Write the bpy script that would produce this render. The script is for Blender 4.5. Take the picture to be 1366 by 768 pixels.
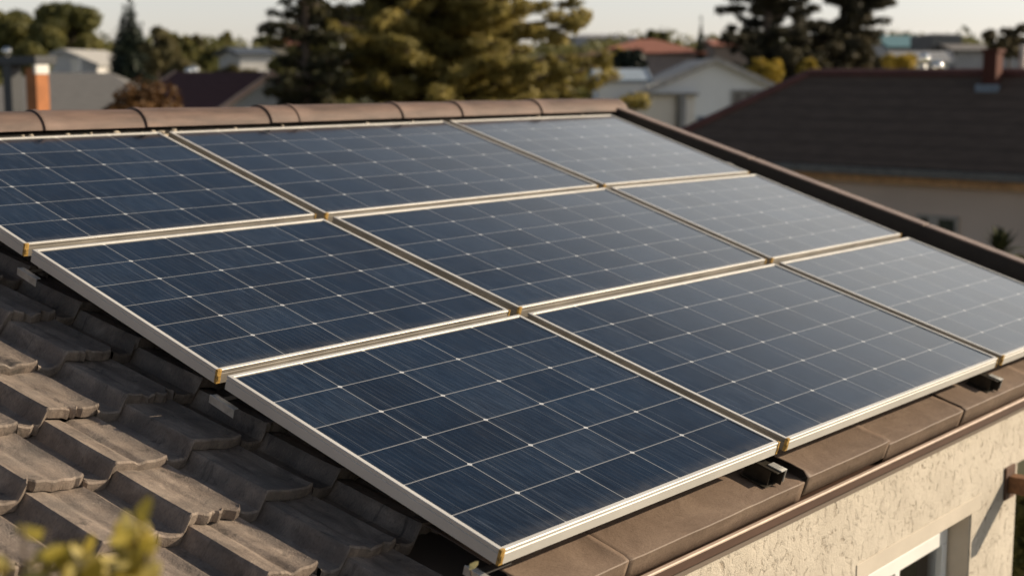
import bpy, math, random
import numpy as np
from mathutils import Vector, Matrix, noise as mnoise

R = math.radians
scene = bpy.context.scene
for o in list(bpy.data.objects):
    bpy.data.objects.remove(o)
COL = scene.collection

# ------------------------------------------------------------------ camera
CAM = np.array([-2.4179, -2.0163, 1.0723])
YAW, PITCH, FOC = R(50.444), R(-8.4645), 1925.7          # FOC in pixels of a 1366 px wide frame
cd = bpy.data.cameras.new('camera')
cam = bpy.data.objects.new('camera', cd)
COL.objects.link(cam)
cam.location = CAM
cam.rotation_euler = (R(90) + PITCH, 0, -YAW)
cd.sensor_width = 36.0
cd.lens = 36.0 * FOC / 1366.0
cd.clip_start, cd.clip_end = 0.05, 6000.0
cd.dof.use_dof = True
cd.dof.focus_distance = 3.9
cd.dof.aperture_fstop = 2.7
cd.dof.aperture_blades = 0
scene.camera = cam

# ------------------------------------------------------------------ sky, sun, exposure
SUN_AZ, SUN_EL = 131.0, 24.0                             # azimuth clockwise from +Y
world = bpy.data.worlds.new('World')
scene.world = world
world.use_nodes = True
nt = world.node_tree
nt.nodes.clear()
sky = nt.nodes.new('ShaderNodeTexSky')
sky.sky_type = 'NISHITA'
sky.sun_disc = False
sky.sun_elevation = R(SUN_EL)
sky.sun_rotation = R(SUN_AZ)
sky.altitude = 200
sky.air_density = 1.0
sky.dust_density = 0.6
sky.ozone_density = 1.0

def _n(t, **kw):
    nd = nt.nodes.new(t)
    for k, v in kw.items(): setattr(nd, k, v)
    return nd
def _m(op, a, b=None):
    nd = _n('ShaderNodeMath', operation=op)
    for k, x in enumerate((a, b)):
        if x is None: continue
        if isinstance(x, (int, float)): nd.inputs[k].default_value = x
        else: nt.links.new(x, nd.inputs[k])
    return nd.outputs[0]
def _sstep(x, a, b):
    nd = _n('ShaderNodeMapRange', interpolation_type='SMOOTHSTEP')
    nt.links.new(x, nd.inputs[0])
    nd.inputs[1].default_value, nd.inputs[2].default_value = a, b
    nd.inputs[3].default_value, nd.inputs[4].default_value = 0.0, 1.0
    return nd.outputs[0]
def _mix(f, a, b, mode='MIX'):
    nd = _n('ShaderNodeMix', data_type='RGBA', blend_type=mode)
    for k, x in ((0, f), (6, a), (7, b)):
        if isinstance(x, (int, float)): nd.inputs[k].default_value = x
        elif isinstance(x, tuple): nd.inputs[k].default_value = (*x, 1)
        else: nt.links.new(x, nd.inputs[k])
    return nd.outputs[2]
tcw = _n('ShaderNodeTexCoord')
sxyz = _n('ShaderNodeSeparateXYZ')
nt.links.new(tcw.outputs['Generated'], sxyz.inputs[0])
X_, Y_, Z_ = sxyz.outputs
hl = _m('SQRT', _m('MAXIMUM', _m('SUBTRACT', 1.0, _m('MULTIPLY', Z_, Z_)), 0.001))
sunside = _m('DIVIDE', _m('ADD', _m('MULTIPLY', X_, math.sin(R(SUN_AZ))), _m('MULTIPLY', Y_, math.cos(R(SUN_AZ)))), hl)
# clear blue overhead, paler and warmer towards the horizon
hs = _n('ShaderNodeHueSaturation'); hs.inputs['Saturation'].default_value = 0.76
nt.links.new(sky.outputs[0], hs.inputs['Color'])
hl_ = _n('ShaderNodeHueSaturation'); hl_.inputs['Saturation'].default_value = 0.45
nt.links.new(sky.outputs[0], hl_.inputs['Color'])
low = _mix(1.0, hl_.outputs[0], (1.125, 1.07, 1.095), 'MULTIPLY')
high = _mix(1.0, hs.outputs[0], (0.66, 0.69, 0.71), 'MULTIPLY')
skyc = _mix(_sstep(Z_, math.sin(R(20)), math.sin(R(8))), high, low)
# dimmer on the side away from the sun
skyc = _mix(_sstep(sunside, -0.30, -0.95), skyc, _mix(1.0, skyc, (0.50, 0.53, 0.58), 'MULTIPLY'))
# thin bright haze veil in the low sky on the sun's side
cn = _n('ShaderNodeTexNoise'); cn.inputs['Scale'].default_value = 3.0; cn.inputs['Detail'].default_value = 4
cmap = _n('ShaderNodeMapping'); cmap.inputs['Scale'].default_value = (1, 1, 5)
nt.links.new(tcw.outputs['Generated'], cmap.inputs[0]); nt.links.new(cmap.outputs[0], cn.inputs['Vector'])
veil = _m('MULTIPLY', _sstep(Z_, math.sin(R(28.8)), math.sin(R(17))), _sstep(Z_, math.sin(R(5)), math.sin(R(14))))
veil = _m('MULTIPLY', veil, _sstep(sunside, -0.22, 0.50))
veil = _m('MULTIPLY', veil, _m('ADD', 0.75, _m('MULTIPLY', cn.outputs['Fac'], 0.5)))
skyc = _mix(_m('MINIMUM', veil, 1.0), skyc, (10.0, 9.9, 9.6))
bg = _n('ShaderNodeBackground')
bg.inputs['Strength'].default_value = 0.10
out = _n('ShaderNodeOutputWorld')
nt.links.new(skyc, bg.inputs[0])
nt.links.new(bg.outputs[0], out.inputs[0])

sd = bpy.data.lights.new('sun', 'SUN')
sd.energy = 5.0
sd.angle = R(0.53)
sd.color = (1.0, 0.84, 0.63)
sun = bpy.data.objects.new('sun', sd)
COL.objects.link(sun)
SV = Vector((math.sin(R(SUN_AZ)) * math.cos(R(SUN_EL)), math.cos(R(SUN_AZ)) * math.cos(R(SUN_EL)), math.sin(R(SUN_EL))))
sun.rotation_euler = SV.to_track_quat('Z', 'Y').to_euler()
sun.location = (20, -30, 20)

scene.view_settings.view_transform = 'Standard'
scene.view_settings.look = 'None'
scene.view_settings.gamma = 1.0
scene.view_settings.exposure = 0.30
scene.cycles.max_bounces = 6
scene.cycles.transparent_max_bounces = 8

# ------------------------------------------------------------------ helpers: coordinates
_f = np.array([math.sin(YAW) * math.cos(PITCH), math.cos(YAW) * math.cos(PITCH), math.sin(PITCH)])
_r = np.array([math.cos(YAW), -math.sin(YAW), 0.0])
_u = np.cross(_r, _f)
HOR = 97.5

def ray(px, py):
    return _f + _r * (px - 683.0) / FOC - _u * (py - 384.0) / FOC

def at(px, py, D):
    """a survey point: seen in direction (px, py) at D metres of depth"""
    return CAM + ray(px, py) * D

def onz(px, py, z):
    d = ray(px, py)
    return CAM + d * ((z - CAM[2]) / d[2])

SL = R(16.3)                                             # roof slope
CS, SN = math.cos(SL), math.sin(SL)

def RF(u, v, w=0.0):
    """roof coordinates (along eave, up the slope, off the panel plane) to world"""
    return (u, v * CS - w * SN, v * SN + w * CS)

def ground_z(x, y):
    d = math.hypot(x - CAM[0], y - CAM[1])
    t = min(1.0, max(0.0, (d - 60.0) / 170.0))
    return -3.2 + 7.2 * t * t * (3 - 2 * t)

# ------------------------------------------------------------------ helpers: objects
def tag(o, label=None, cat=None, group=None, kind=None):
    if label: o['label'] = label
    if cat: o['category'] = cat
    if group: o['group'] = group
    if kind: o['kind'] = kind
    return o

def empty(name, loc, label, cat, group=None, rz=0.0):
    o = bpy.data.objects.new(name, None)
    o.empty_display_size = 0.1
    COL.objects.link(o)
    o.location = loc
    o.rotation_euler = (0, 0, rz)
    return tag(o, label, cat, group)

class MB:
    def __init__(s):
        s.v, s.f, s.uv, s.m = [], [], [], []
    def face(s, pts, uv=None, m=0):
        i = len(s.v)
        s.v += [tuple(p) for p in pts]
        s.f.append(tuple(range(i, i + len(pts))))
        s.uv.append(uv if uv else [(0, 0)] * len(pts))
        s.m.append(m)
    def hexa(s, p, m=0):
        """p: 8 points, 4 bottom (ccw) then 4 top"""
        i = len(s.v)
        s.v += [tuple(q) for q in p]
        for f in ((3, 2, 1, 0), (4, 5, 6, 7), (0, 1, 5, 4), (1, 2, 6, 5), (2, 3, 7, 6), (3, 0, 4, 7)):
            s.f.append(tuple(i + k for k in f))
            s.uv.append([(0, 0)] * 4)
            s.m.append(m)
    def box(s, x0, x1, y0, y1, z0, z1, fn=None, m=0):
        p = [(x0, y0, z0), (x1, y0, z0), (x1, y1, z0), (x0, y1, z0), (x0, y0, z1), (x1, y0, z1), (x1, y1, z1), (x0, y1, z1)]
        if fn: p = [fn(*q) for q in p]
        s.hexa(p, m)
    def grid(s, P, uvf=None, m=0):
        """P: rows of points, shared vertices"""
        i = len(s.v)
        nr, nc = len(P), len(P[0])
        for row in P:
            s.v += [tuple(q) for q in row]
        for a in range(nr - 1):
            for b in range(nc - 1):
                q = (a * nc + b, a * nc + b + 1, (a + 1) * nc + b + 1, (a + 1) * nc + b)
                s.f.append(tuple(i + k for k in q))
                s.uv.append([uvf(a, b), uvf(a, b + 1), uvf(a + 1, b + 1), uvf(a + 1, b)] if uvf else [(0, 0)] * 4)
                s.m.append(m)
    def tube(s, pts, rads, n=8, cap=True, m=0):
        pts = [Vector(p) for p in pts]
        rings = []
        for k, p in enumerate(pts):
            d = (pts[min(k + 1, len(pts) - 1)] - pts[max(k - 1, 0)]).normalized()
            a = d.orthogonal().normalized() if abs(d.z) < 0.95 else d.cross(Vector((0, 1, 0))).normalized()
            b = d.cross(a)
            rings.append([p + (a * math.cos(t) + b * math.sin(t)) * rads[k] for t in [2 * math.pi * j / n for j in range(n)]])
        i = len(s.v)
        for rg in rings: s.v += [tuple(q) for q in rg]
        for k in range(len(rings) - 1):
            for j in range(n):
                s.f.append((i + k * n + j, i + k * n + (j + 1) % n, i + (k + 1) * n + (j + 1) % n, i + (k + 1) * n + j))
                s.uv.append([(0, 0)] * 4); s.m.append(m)
        if cap:
            for k, rev in ((0, True), (len(rings) - 1, False)):
                idx = [i + k * n + j for j in range(n)]
                s.f.append(tuple(reversed(idx)) if rev else tuple(idx)); s.uv.append([(0, 0)] * n); s.m.append(m)
    def blob(s, c, r, seed=0, m=0):
        rr = random.Random(seed)
        P = []
        for a in range(6):
            th = math.pi * a / 5
            row = []
            for b in range(8):
                ph = 2 * math.pi * b / 7 if False else 2 * math.pi * (b % 7) / 7
                random_k = 0.8 + 0.4 * random.Random(seed * 97 + a * 13 + (b % 7) * (0 if a in (0, 5) else 1)).random()
                row.append((c[0] + r[0] * random_k * math.sin(th) * math.cos(ph), c[1] + r[1] * random_k * math.sin(th) * math.sin(ph), c[2] + r[2] * random_k * math.cos(th)))
            P.append(row)
        s.grid(P, m=m)
    def build(s, name, mats, parent=None, smooth=False, bevel=0.0, world_coords=True, autosmooth=None):
        me = bpy.data.meshes.new(name)
        vs = s.v
        if parent is not None and world_coords:
            root = parent
            while root.parent is not None: root = root.parent
            L = root.location
            if abs(root.rotation_euler.z) > 1e-9:
                c_, s_ = math.cos(-root.rotation_euler.z), math.sin(-root.rotation_euler.z)
                vs = [((x - L[0]) * c_ - (y - L[1]) * s_, (x - L[0]) * s_ + (y - L[1]) * c_, z - L[2]) for x, y, z in vs]
            else:
                vs = [(x - L[0], y - L[1], z - L[2]) for x, y, z in vs]
        me.from_pydata(vs, [], s.f)
        uvl = me.uv_layers.new(name='UVMap')
        flat = [c for fuv in s.uv for q in fuv for c in q]
        uvl.data.foreach_set('uv', flat)
        if not isinstance(mats, (list, tuple)): mats = [mats]
        for mt in mats: me.materials.append(mt)
        if len(mats) > 1: me.polygons.foreach_set('material_index', s.m)
        if smooth: me.polygons.foreach_set('use_smooth', [True] * len(s.f))
        me.update()
        o = bpy.data.objects.new(name, me)
        COL.objects.link(o)
        if parent is not None: o.parent = parent
        if bevel > 0:
            b = o.modifiers.new('bevel', 'BEVEL'); b.width = bevel; b.segments = 2; b.limit_method = 'ANGLE'; b.angle_limit = R(35)
            b.harden_normals = False
        if smooth and autosmooth:
            try:
                me.set_sharp_from_angle(angle=R(autosmooth))
            except Exception: pass
        return o

# ------------------------------------------------------------------ helpers: materials
class NG:
    def __init__(s, name):
        s.mat = bpy.data.materials.new(name)
        s.mat.use_nodes = True
        s.t = s.mat.node_tree
        s.b = s.t.nodes['Principled BSDF']
    def n(s, typ, **kw):
        nd = s.t.nodes.new(typ)
        for k, v in kw.items(): setattr(nd, k, v)
        return nd
    def l(s, a, b): s.t.links.new(a, b)
    def val(s, op, a, b=None, c=None, clamp=False):
        nd = s.n('ShaderNodeMath', operation=op, use_clamp=clamp)
        for k, x in enumerate((a, b, c)):
            if x is None: continue
            if isinstance(x, (int, float)): nd.inputs[k].default_value = x
            else: s.l(x, nd.inputs[k])
        return nd.outputs[0]
    def mix(s, fac, a, b, mode='MIX'):
        nd = s.n('ShaderNodeMix', data_type='RGBA', blend_type=mode)
        for k, x in ((0, fac), (6, a), (7, b)):
            if isinstance(x, (int, float)): nd.inputs[k].default_value = x
            elif isinstance(x, tuple): nd.inputs[k].default_value = (*x[:3], 1)
            else: s.l(x, nd.inputs[k])
        return nd.outputs[2]
    def coords(s, scale=(1, 1, 1), src='Object', rot=(0, 0, 0)):
        tc = s.n('ShaderNodeTexCoord'); mp = s.n('ShaderNodeMapping')
        mp.inputs['Scale'].default_value = scale; mp.inputs['Rotation'].default_value = rot
        s.l(tc.outputs[src], mp.inputs[0])
        return mp.outputs[0]
    def noise(s, co, scale, detail=4, rough=0.55, dist=0.0):
        nd = s.n('ShaderNodeTexNoise')
        nd.inputs['Scale'].default_value = scale; nd.inputs['Detail'].default_value = detail
        nd.inputs['Roughness'].default_value = rough; nd.inputs['Distortion'].default_value = dist
        s.l(co, nd.inputs['Vector'])
        return nd.outputs['Fac']
    def ramp(s, fac, stops):
        nd = s.n('ShaderNodeValToRGB')
        el = nd.color_ramp.elements
        while len(el) < len(stops): el.new(0.5)
        for e, (p, c) in zip(el, stops):
            e.position = p; e.color = (*c[:3], 1) if isinstance(c, tuple) else (c, c, c, 1)
        s.l(fac, nd.inputs[0])
        return nd.outputs[0]
    def bump(s, h, strength, dist=0.01):
        nd = s.n('ShaderNodeBump')
        nd.inputs['Strength'].default_value = strength; nd.inputs['Distance'].default_value = dist
        s.l(h, nd.inputs['Height']); s.l(nd.outputs[0], s.b.inputs['Normal'])
    def set(s, **kw):
        for k, x in kw.items():
            k = k.replace('_', ' ')
            if isinstance(x, (int, float)): s.b.inputs[k].default_value = x
            elif isinstance(x, tuple): s.b.inputs[k].default_value = (*x[:3], 1)
            else: s.l(x, s.b.inputs[k])

def plain(name, col, rough=0.7, var=0.25, scale=6.0, metallic=0.0, bump=0.0, bscale=40.0, stretch=(1, 1, 1), bdist=0.01, spec=None):
    g = NG(name)
    co = g.coords(stretch)
    n1 = g.noise(co, scale, 5)
    a = tuple(c * (1 - var) for c in col); b = tuple(min(1, c * (1 + var)) for c in col)
    g.set(Base_Color=g.ramp(n1, [(0.3, a), (0.7, b)]), Roughness=rough, Metallic=metallic)
    if spec is not None: g.b.inputs['Specular IOR Level'].default_value = spec
    if bump > 0: g.bump(g.noise(co, bscale, 5), bump, bdist)
    return g.mat

def m_tile():
    g = NG('weathered_roof_tile')
    co = g.coords((1, 1, 1), 'UV')
    st = g.coords((9, 3.2, 1), 'UV')
    n1 = g.noise(co, 6, 6, 0.62); n2 = g.noise(st, 2.2, 7, 0.68, 0.6); n3 = g.noise(co, 75, 5, 0.72); n4 = g.noise(co, 240, 3, 0.7)
    c = g.ramp(n2, [(0.30, (0.135, 0.105, 0.085)), (0.5, (0.25, 0.197, 0.158)), (0.70, (0.40, 0.32, 0.255))])
    c = g.mix(g.ramp(n1, [(0.42, 0.0), (0.68, 0.7)]), c, (0.155, 0.135, 0.118))
    c = g.mix(g.ramp(n3, [(0.60, 0.0), (0.72, 0.6)]), c, (0.42, 0.36, 0.28))
    c = g.mix(g.ramp(g.noise(co, 22, 5, 0.65, 0.8), [(0.30, 0.75), (0.42, 0.0)]), c, (0.06, 0.053, 0.047))
    c = g.mix(g.ramp(n4, [(0.35, 0.35), (0.5, 0.0)]), c, (0.05, 0.045, 0.04))
    g.set(Base_Color=c, Roughness=0.85)
    g.b.inputs['Specular IOR Level'].default_value = 0.3
    h = g.val('ADD', g.val('MULTIPLY', n1, 0.7), g.val('ADD', g.val('MULTIPLY', n3, 0.7), g.val('MULTIPLY', n4, 0.35)))
    g.bump(h, 0.6, 0.008)
    return g.mat

def m_flashing():
    g = NG('brown_coated_metal_flashing')
    co = g.coords((1, 1, 1)); st = g.coords((1.5, 9, 9))
    n1 = g.noise(co, 6, 7, 0.66, 0.8); n2 = g.noise(co, 48, 6, 0.72); n3 = g.noise(st, 5, 6, 0.7, 0.5); n4 = g.noise(co, 200, 3, 0.7)
    c = g.ramp(n1, [(0.28, (0.135, 0.093, 0.066)), (0.5, (0.175, 0.122, 0.088)), (0.72, (0.225, 0.162, 0.118))])
    c = g.mix(g.ramp(n3, [(0.55, 0.0), (0.75, 0.35)]), c, (0.30, 0.225, 0.165))
    c = g.mix(g.ramp(n2, [(0.62, 0.0), (0.76, 0.5)]), c, (0.34, 0.26, 0.195))
    c = g.mix(g.ramp(g.noise(co, 16, 6, 0.7, 1.5), [(0.30, 0.6), (0.38, 0.0)]), c, (0.07, 0.047, 0.033))
    c = g.mix(g.ramp(n4, [(0.36, 0.35), (0.5, 0.0)]), c, (0.07, 0.05, 0.035))
    g.set(Base_Color=c, Roughness=0.62)
    g.b.inputs['Specular IOR Level'].default_value = 0.35
    g.bump(g.val('ADD', g.val('MULTIPLY', n1, 1.2), g.val('ADD', g.val('MULTIPLY', n2, 0.35), g.val('MULTIPLY', n4, 0.12))), 0.3, 0.012)
    return g.mat

def m_stucco():
    g = NG('rough_cream_stucco')
    co = g.coords((1, 1, 1)); cs = g.coords((46, 46, 29))
    big = g.noise(co, 3.5, 4, 0.6)
    vor = g.n('ShaderNodeTexVoronoi', feature='SMOOTH_F1'); vor.inputs['Scale'].default_value = 1.0
    wv = g.n('ShaderNodeVectorMath', operation='ADD')
    nz = g.n('ShaderNodeTexNoise'); nz.inputs['Scale'].default_value = 18; nz.inputs['Detail'].default_value = 3
    g.l(co, nz.inputs['Vector'])
    sc = g.n('ShaderNodeVectorMath', operation='SCALE'); sc.inputs['Scale'].default_value = 3.0
    g.l(nz.outputs['Color'], sc.inputs[0]); g.l(cs, wv.inputs[0]); g.l(sc.outputs[0], wv.inputs[1])
    fine = g.noise(wv.outputs[0], 0.9, 6, 0.62, 0.8)
    pits = g.ramp(fine, [(0.30, 0.0), (0.44, 1.0)])
    c = g.ramp(big, [(0.28, (0.47, 0.415, 0.34)), (0.72, (0.63, 0.565, 0.47))])
    crack = g.val('MULTIPLY', g.val('SUBTRACT', 1.0, pits), g.ramp(g.noise(co, 5, 3), [(0.42, 0.1), (0.6, 1.0)]))
    c = g.mix(g.val('MULTIPLY', crack, 0.9), c, (0.20, 0.135, 0.08))
    g.set(Base_Color=c, Roughness=0.92)
    h = g.val('ADD', g.val('MULTIPLY', fine, 0.55), g.val('ADD', g.val('MULTIPLY', pits, 0.5), g.val('MULTIPLY', g.noise(co, 170, 4), 0.3)))
    g.bump(h, 0.7, 0.014)
    return g.mat

def m_cells():
    """UV counts cells across and up; lines, busbars and node diamonds by distance to the cell border"""
    g = NG('solar_cell_glass')
    tc = g.n('ShaderNodeTexCoord'); sp = g.n('ShaderNodeSeparateXYZ')
    g.l(tc.outputs['UV'], sp.inputs[0])
    U, V = sp.outputs[0], sp.outputs[1]
    fu = g.val('ABSOLUTE', g.val('SUBTRACT', g.val('FRACT', g.val('ADD', U, 0.5)), 0.5))
    fv = g.val('ABSOLUTE', g.val('SUBTRACT', g.val('FRACT', g.val('ADD', V, 0.5)), 0.5))
    lu = g.val('LESS_THAN', fu, 0.0068); lv = g.val('LESS_THAN', fv, 0.0105)
    dia = g.val('LESS_THAN', g.val('ADD', fu, g.val('MULTIPLY', fv, 0.7)), 0.036)
    line = g.val('MAXIMUM', g.val('MAXIMUM', lu, lv), dia)
    # busbars, running up the slope
    c3 = g.val('SUBTRACT', g.val('FRACT', U), 0.5)
    a3 = g.val('ABSOLUTE', c3)
    b1 = g.val('LESS_THAN', g.val('ABSOLUTE', g.val('SUBTRACT', a3, 0.30)), 0.0035)
    b2 = g.val('LESS_THAN', g.val('ABSOLUTE', g.val('SUBTRACT', a3, 0.335)), 0.0025)
    bus = g.val('MAXIMUM', b1, g.val('MULTIPLY', b2, 0.6))
    # silicon: streaks along the slope, tone per cell
    ob = g.coords((1, 1, 1), 'UV')
    st = g.coords((26, 1.1, 1), 'UV'); st2 = g.coords((48, 2.5, 1), 'UV')
    n1 = g.noise(st, 1.0, 4, 0.6); n2 = g.noise(st2, 1.0, 5, 0.6); nb = g.noise(ob, 0.55, 3); nf = g.noise(ob, 60, 3, 0.7)
    fl = g.n('ShaderNodeVectorMath', operation='FLOOR'); g.l(tc.outputs['UV'], fl.inputs[0])
    wn = g.n('ShaderNodeTexWhiteNoise', noise_dimensions='3D'); g.l(fl.outputs[0], wn.inputs['Vector'])
    t = g.val('ADD', g.val('MULTIPLY', n1, 0.40), g.val('ADD', g.val('MULTIPLY', n2, 0.45), g.val('MULTIPLY', wn.outputs['Value'], 0.15)))
    c = g.ramp(t, [(0.38, (0.001, 0.002, 0.005)), (0.5, (0.004, 0.008, 0.016)), (0.63, (0.022, 0.033, 0.052))])
    c = g.mix(g.ramp(nb, [(0.35, 0.0), (0.7, 0.45)]), c, (0.005, 0.018, 0.042))
    ff = g.val('ABSOLUTE', g.val('SUBTRACT', g.val('FRACT', g.val('MULTIPLY', U, 13.0)), 0.5))
    fing = g.val('MULTIPLY', g.val('LESS_THAN', ff, 0.13), g.ramp(g.noise(g.coords((7.0, 0.8, 1), 'UV'), 1.0, 3), [(0.38, 0.0), (0.66, 1.0)]))
    c = g.mix(g.val('MULTIPLY', fing, 0.06), c, (0.30, 0.31, 0.32))
    c = g.mix(g.val('MULTIPLY', bus, 0.20), c, (0.30, 0.32, 0.34))
    c = g.mix(g.val('MULTIPLY', line, 0.50), c, (0.50, 0.50, 0.49))
    c = g.mix(g.val('MULTIPLY', dia, 0.75), c, (0.66, 0.66, 0.65))
    dust = g.val('MULTIPLY', g.ramp(nf, [(0.45, 0.1), (0.8, 1.0)]), 0.02)
    oi = g.n('ShaderNodeObjectInfo')
    dust = g.val('MULTIPLY', dust, g.val('ADD', 0.5, g.val('MULTIPLY', oi.outputs['Random'], 1.6)))
    edge = g.n('ShaderNodeMapRange', interpolation_type='SMOOTHSTEP')
    g.l(g.val('MODULO', V, 20.0), edge.inputs[0])
    edge.inputs[1].default_value, edge.inputs[2].default_value, edge.inputs[3].default_value, edge.inputs[4].default_value = 0.0, 0.35, 0.11, 0.0
    wash = g.ramp(g.noise(g.coords((5.0, 1.2, 1), 'UV'), 1.0, 5, 0.7), [(0.50, 0.0), (0.78, 1.0)])
    dust = g.val('ADD', dust, g.val('ADD', g.val('MULTIPLY', edge.outputs[0], g.ramp(g.noise(ob, 5.0, 4), [(0.35, 0.2), (0.65, 1.0)])), g.val('MULTIPLY', wash, 0.022)))
    c = g.mix(dust, c, (0.42, 0.38, 0.33))
    g.set(Base_Color=c, Roughness=g.ramp(g.noise(ob, 2.2, 4), [(0.3, 0.07), (0.7, 0.12)]), IOR=1.5)
    g.b.inputs['Specular IOR Level'].default_value = 0.5
    g.bump(g.noise(ob, 130, 3), 0.02, 0.002)
    return g.mat

def m_leaf(name, c1, c2, c3, trans=0.25):
    g = NG(name)
    at_ = g.n('ShaderNodeAttribute', attribute_name='tint')
    c = g.ramp(at_.outputs['Fac'], [(0.0, c1), (0.55, c2), (1.0, c3)])
    g.set(Base_Color=c, Roughness=0.6)
    g.b.inputs['Specular IOR Level'].default_value = 0.3
    tr = g.n('ShaderNodeBsdfTranslucent'); mx = g.n('ShaderNodeMixShader')
    g.l(c, tr.inputs[0]); mx.inputs[0].default_value = trans
    g.l(g.b.outputs[0], mx.inputs[1]); g.l(tr.outputs[0], mx.inputs[2])
    o = g.t.nodes['Material Output']; g.l(mx.outputs[0], o.inputs[0])
    return g.mat

def m_rooftile(name, c1, c2, rows=3.3):
    """distant tiled roof: course lines by height on the slope (UV.y in metres)"""
    g = NG(name)
    tc = g.n('ShaderNodeTexCoord'); sp = g.n('ShaderNodeSeparateXYZ'); g.l(tc.outputs['UV'], sp.inputs[0])
    fr = g.val('FRACT', g.val('MULTIPLY', sp.outputs[1], rows))
    ed = g.val('LESS_THAN', fr, 0.14)
    co = g.coords((1, 3, 1), 'UV')
    c = g.ramp(g.noise(co, 2.5, 5, 0.65), [(0.3, c1), (0.7, c2)])
    c = g.mix(g.val('MULTIPLY', ed, 0.45), c, tuple(x * 0.45 for x in c1))
    g.set(Base_Color=c, Roughness=0.85)
    g.b.inputs['Specular IOR Level'].default_value = 0.25
    g.bump(fr, 0.4, 0.03)
    return g.mat

TILE = m_tile(); FLASH = m_flashing(); STUCCO = m_stucco(); CELLS = m_cells()
ALU = plain('anodised_aluminium', (0.60, 0.575, 0.53), 0.42, 0.12, 3.0, 0.15, 0.06, 60, (1, 1, 1), 0.002)
GAPSHADE = plain('gap_shaded_frame_side', (0.20, 0.178, 0.148), 0.6, 0.3, 7.0, 0, 0.1, 60, (1, 1, 1), 0.002)  # shade inside the panel gaps, put into the side colour
RUST = plain('ochre_sealant', (0.40, 0.24, 0.06), 0.6, 0.6, 60.0, 0, 0.4, 120, bdist=0.003)
GALV = plain('galvanised_bracket', (0.52, 0.51, 0.48), 0.4, 0.25, 30, 0.5, 0.1, 90, bdist=0.002)
RIDGE = plain('brown_ridge_tile', (0.125, 0.080, 0.060), 0.7, 0.40, 9.0, 0, 0.5, 70, (0.4, 2, 2), 0.004)
MORTAR_LIT = plain('pale_mortar_lit_tile', (0.42, 0.36, 0.28), 0.9, 0.4, 40, 0, 0.6, 90)
DARKTRIM = plain('dark_brown_verge_board', (0.018, 0.015, 0.013), 0.6, 0.25, 12, 0, 0.1, 60)
TRIMTOP = plain('weathered_brown_capping', (0.22, 0.16, 0.13), 0.55, 0.2, 14, 0, 0.1, 60)
PLASTER = plain('smooth_cream_render', (0.52, 0.46, 0.38), 0.9, 0.08, 5, 0, 0.25, 120, bdist=0.004)
REVEAL = plain('painted_window_reveal', (0.74, 0.63, 0.50), 0.85, 0.1, 6, 0, 0.1, 90)
WHITEPVC = plain('white_window_frame', (0.78, 0.77, 0.74), 0.35, 0.04, 6)
WOOD = plain('brown_stained_timber', (0.17, 0.075, 0.03), 0.6, 0.4, 6, 0, 0.3, 30, (1, 8, 8))
CURTAIN = plain('grey_beige_curtain', (0.70, 0.64, 0.53), 0.9, 0.12, 8)
BARK = plain('tree_bark', (0.085, 0.062, 0.045), 0.9, 0.4, 6, 0, 0.6, 14, (1, 1, 0.3), 0.04)

def m_glass(name, tint=(0.02, 0.022, 0.025)):
    g = NG(name); g.set(Base_Color=tint, Roughness=0.05, IOR=1.5); return g.mat
DARKGLASS = m_glass('dark_window_glass')
def m_clear():
    g = NG('clear_window_glass')
    tr = g.n('ShaderNodeBsdfTransparent'); gl = g.n('ShaderNodeBsdfGlossy'); gl.inputs['Roughness'].default_value = 0.02
    fr = g.n('ShaderNodeFresnel'); fr.inputs[0].default_value = 1.5
    mx = g.n('ShaderNodeMixShader'); g.l(fr.outputs[0], mx.inputs[0]); g.l(tr.outputs[0], mx.inputs[1]); g.l(gl.outputs[0], mx.inputs[2])
    g.l(mx.outputs[0], g.t.nodes['Material Output'].inputs[0])
    return g.mat
CLEAR = m_clear()

# ------------------------------------------------------------------ ground and hills
def build_ground():
    b = MB()
    radii = [0, 4, 9, 16, 26, 40, 60, 75, 90, 110, 130, 150, 175, 200, 230, 280, 400, 800, 2000, 4500]
    n = 72
    P = []
    for rr in radii:
        row = []
        for k in range(n + 1):
            t = 2 * math.pi * (k % n) / n
            x, y = CAM[0] + rr * math.sin(t), CAM[1] + rr * math.cos(t)
            z = ground_z(x, y)
            if rr > 70: z += 0.7 * mnoise.noise((x * 0.02, y * 0.02, 0.3))
            row.append((x, y, z))
        P.append(row)
    b.grid(P)
    g = NG('dry_grass_and_earth')
    co = g.coords((1, 1, 1))
    n1 = g.noise(co, 0.08, 5, 0.6); n2 = g.noise(co, 1.5, 5, 0.7)
    c = g.ramp(n1, [(0.35, (0.05, 0.058, 0.02)), (0.55, (0.085, 0.08, 0.035)), (0.7, (0.13, 0.105, 0.065))])
    c = g.mix(g.ramp(n2, [(0.4, 0.0), (0.7, 0.4)]), c, (0.04, 0.045, 0.018))
    g.set(Base_Color=c, Roughness=0.95)
    tag(b.build('ground', g.mat, smooth=True), kind='structure')
build_ground()

# ------------------------------------------------------------------ the house with the solar roof
UL, UR, VR = -3.6, 4.50, 3.10                            # roof extent along the eave, ridge height up the slope
WALL_Y = 0.16
house = empty('house', (0, 0.13, -3.2), 'cream stucco house with grey brown tiled roof under the solar panels', 'house')

def tile_profile(s, gr=1.0):
    """height of one interlocking tile across its width, 0 = left edge"""
    if s < 0.27:
        t = s / 0.27; h = 0.016 * max(0, 1 - t * 1.7) ** 1.5
    elif s < 0.375:
        t = (s - 0.27) / 0.105; h = 0.046 * t * t * (3 - 2 * t)
    else:
        t = (s - 0.375) / 0.625; h = 0.046 - 0.027 * t ** 0.9 + 0.010 * (max(0, t - 0.82) / 0.18) ** 1.3
        h -= 0.011 * gr * math.exp(-((s - 0.66) / 0.055) ** 2)
    return h

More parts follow.
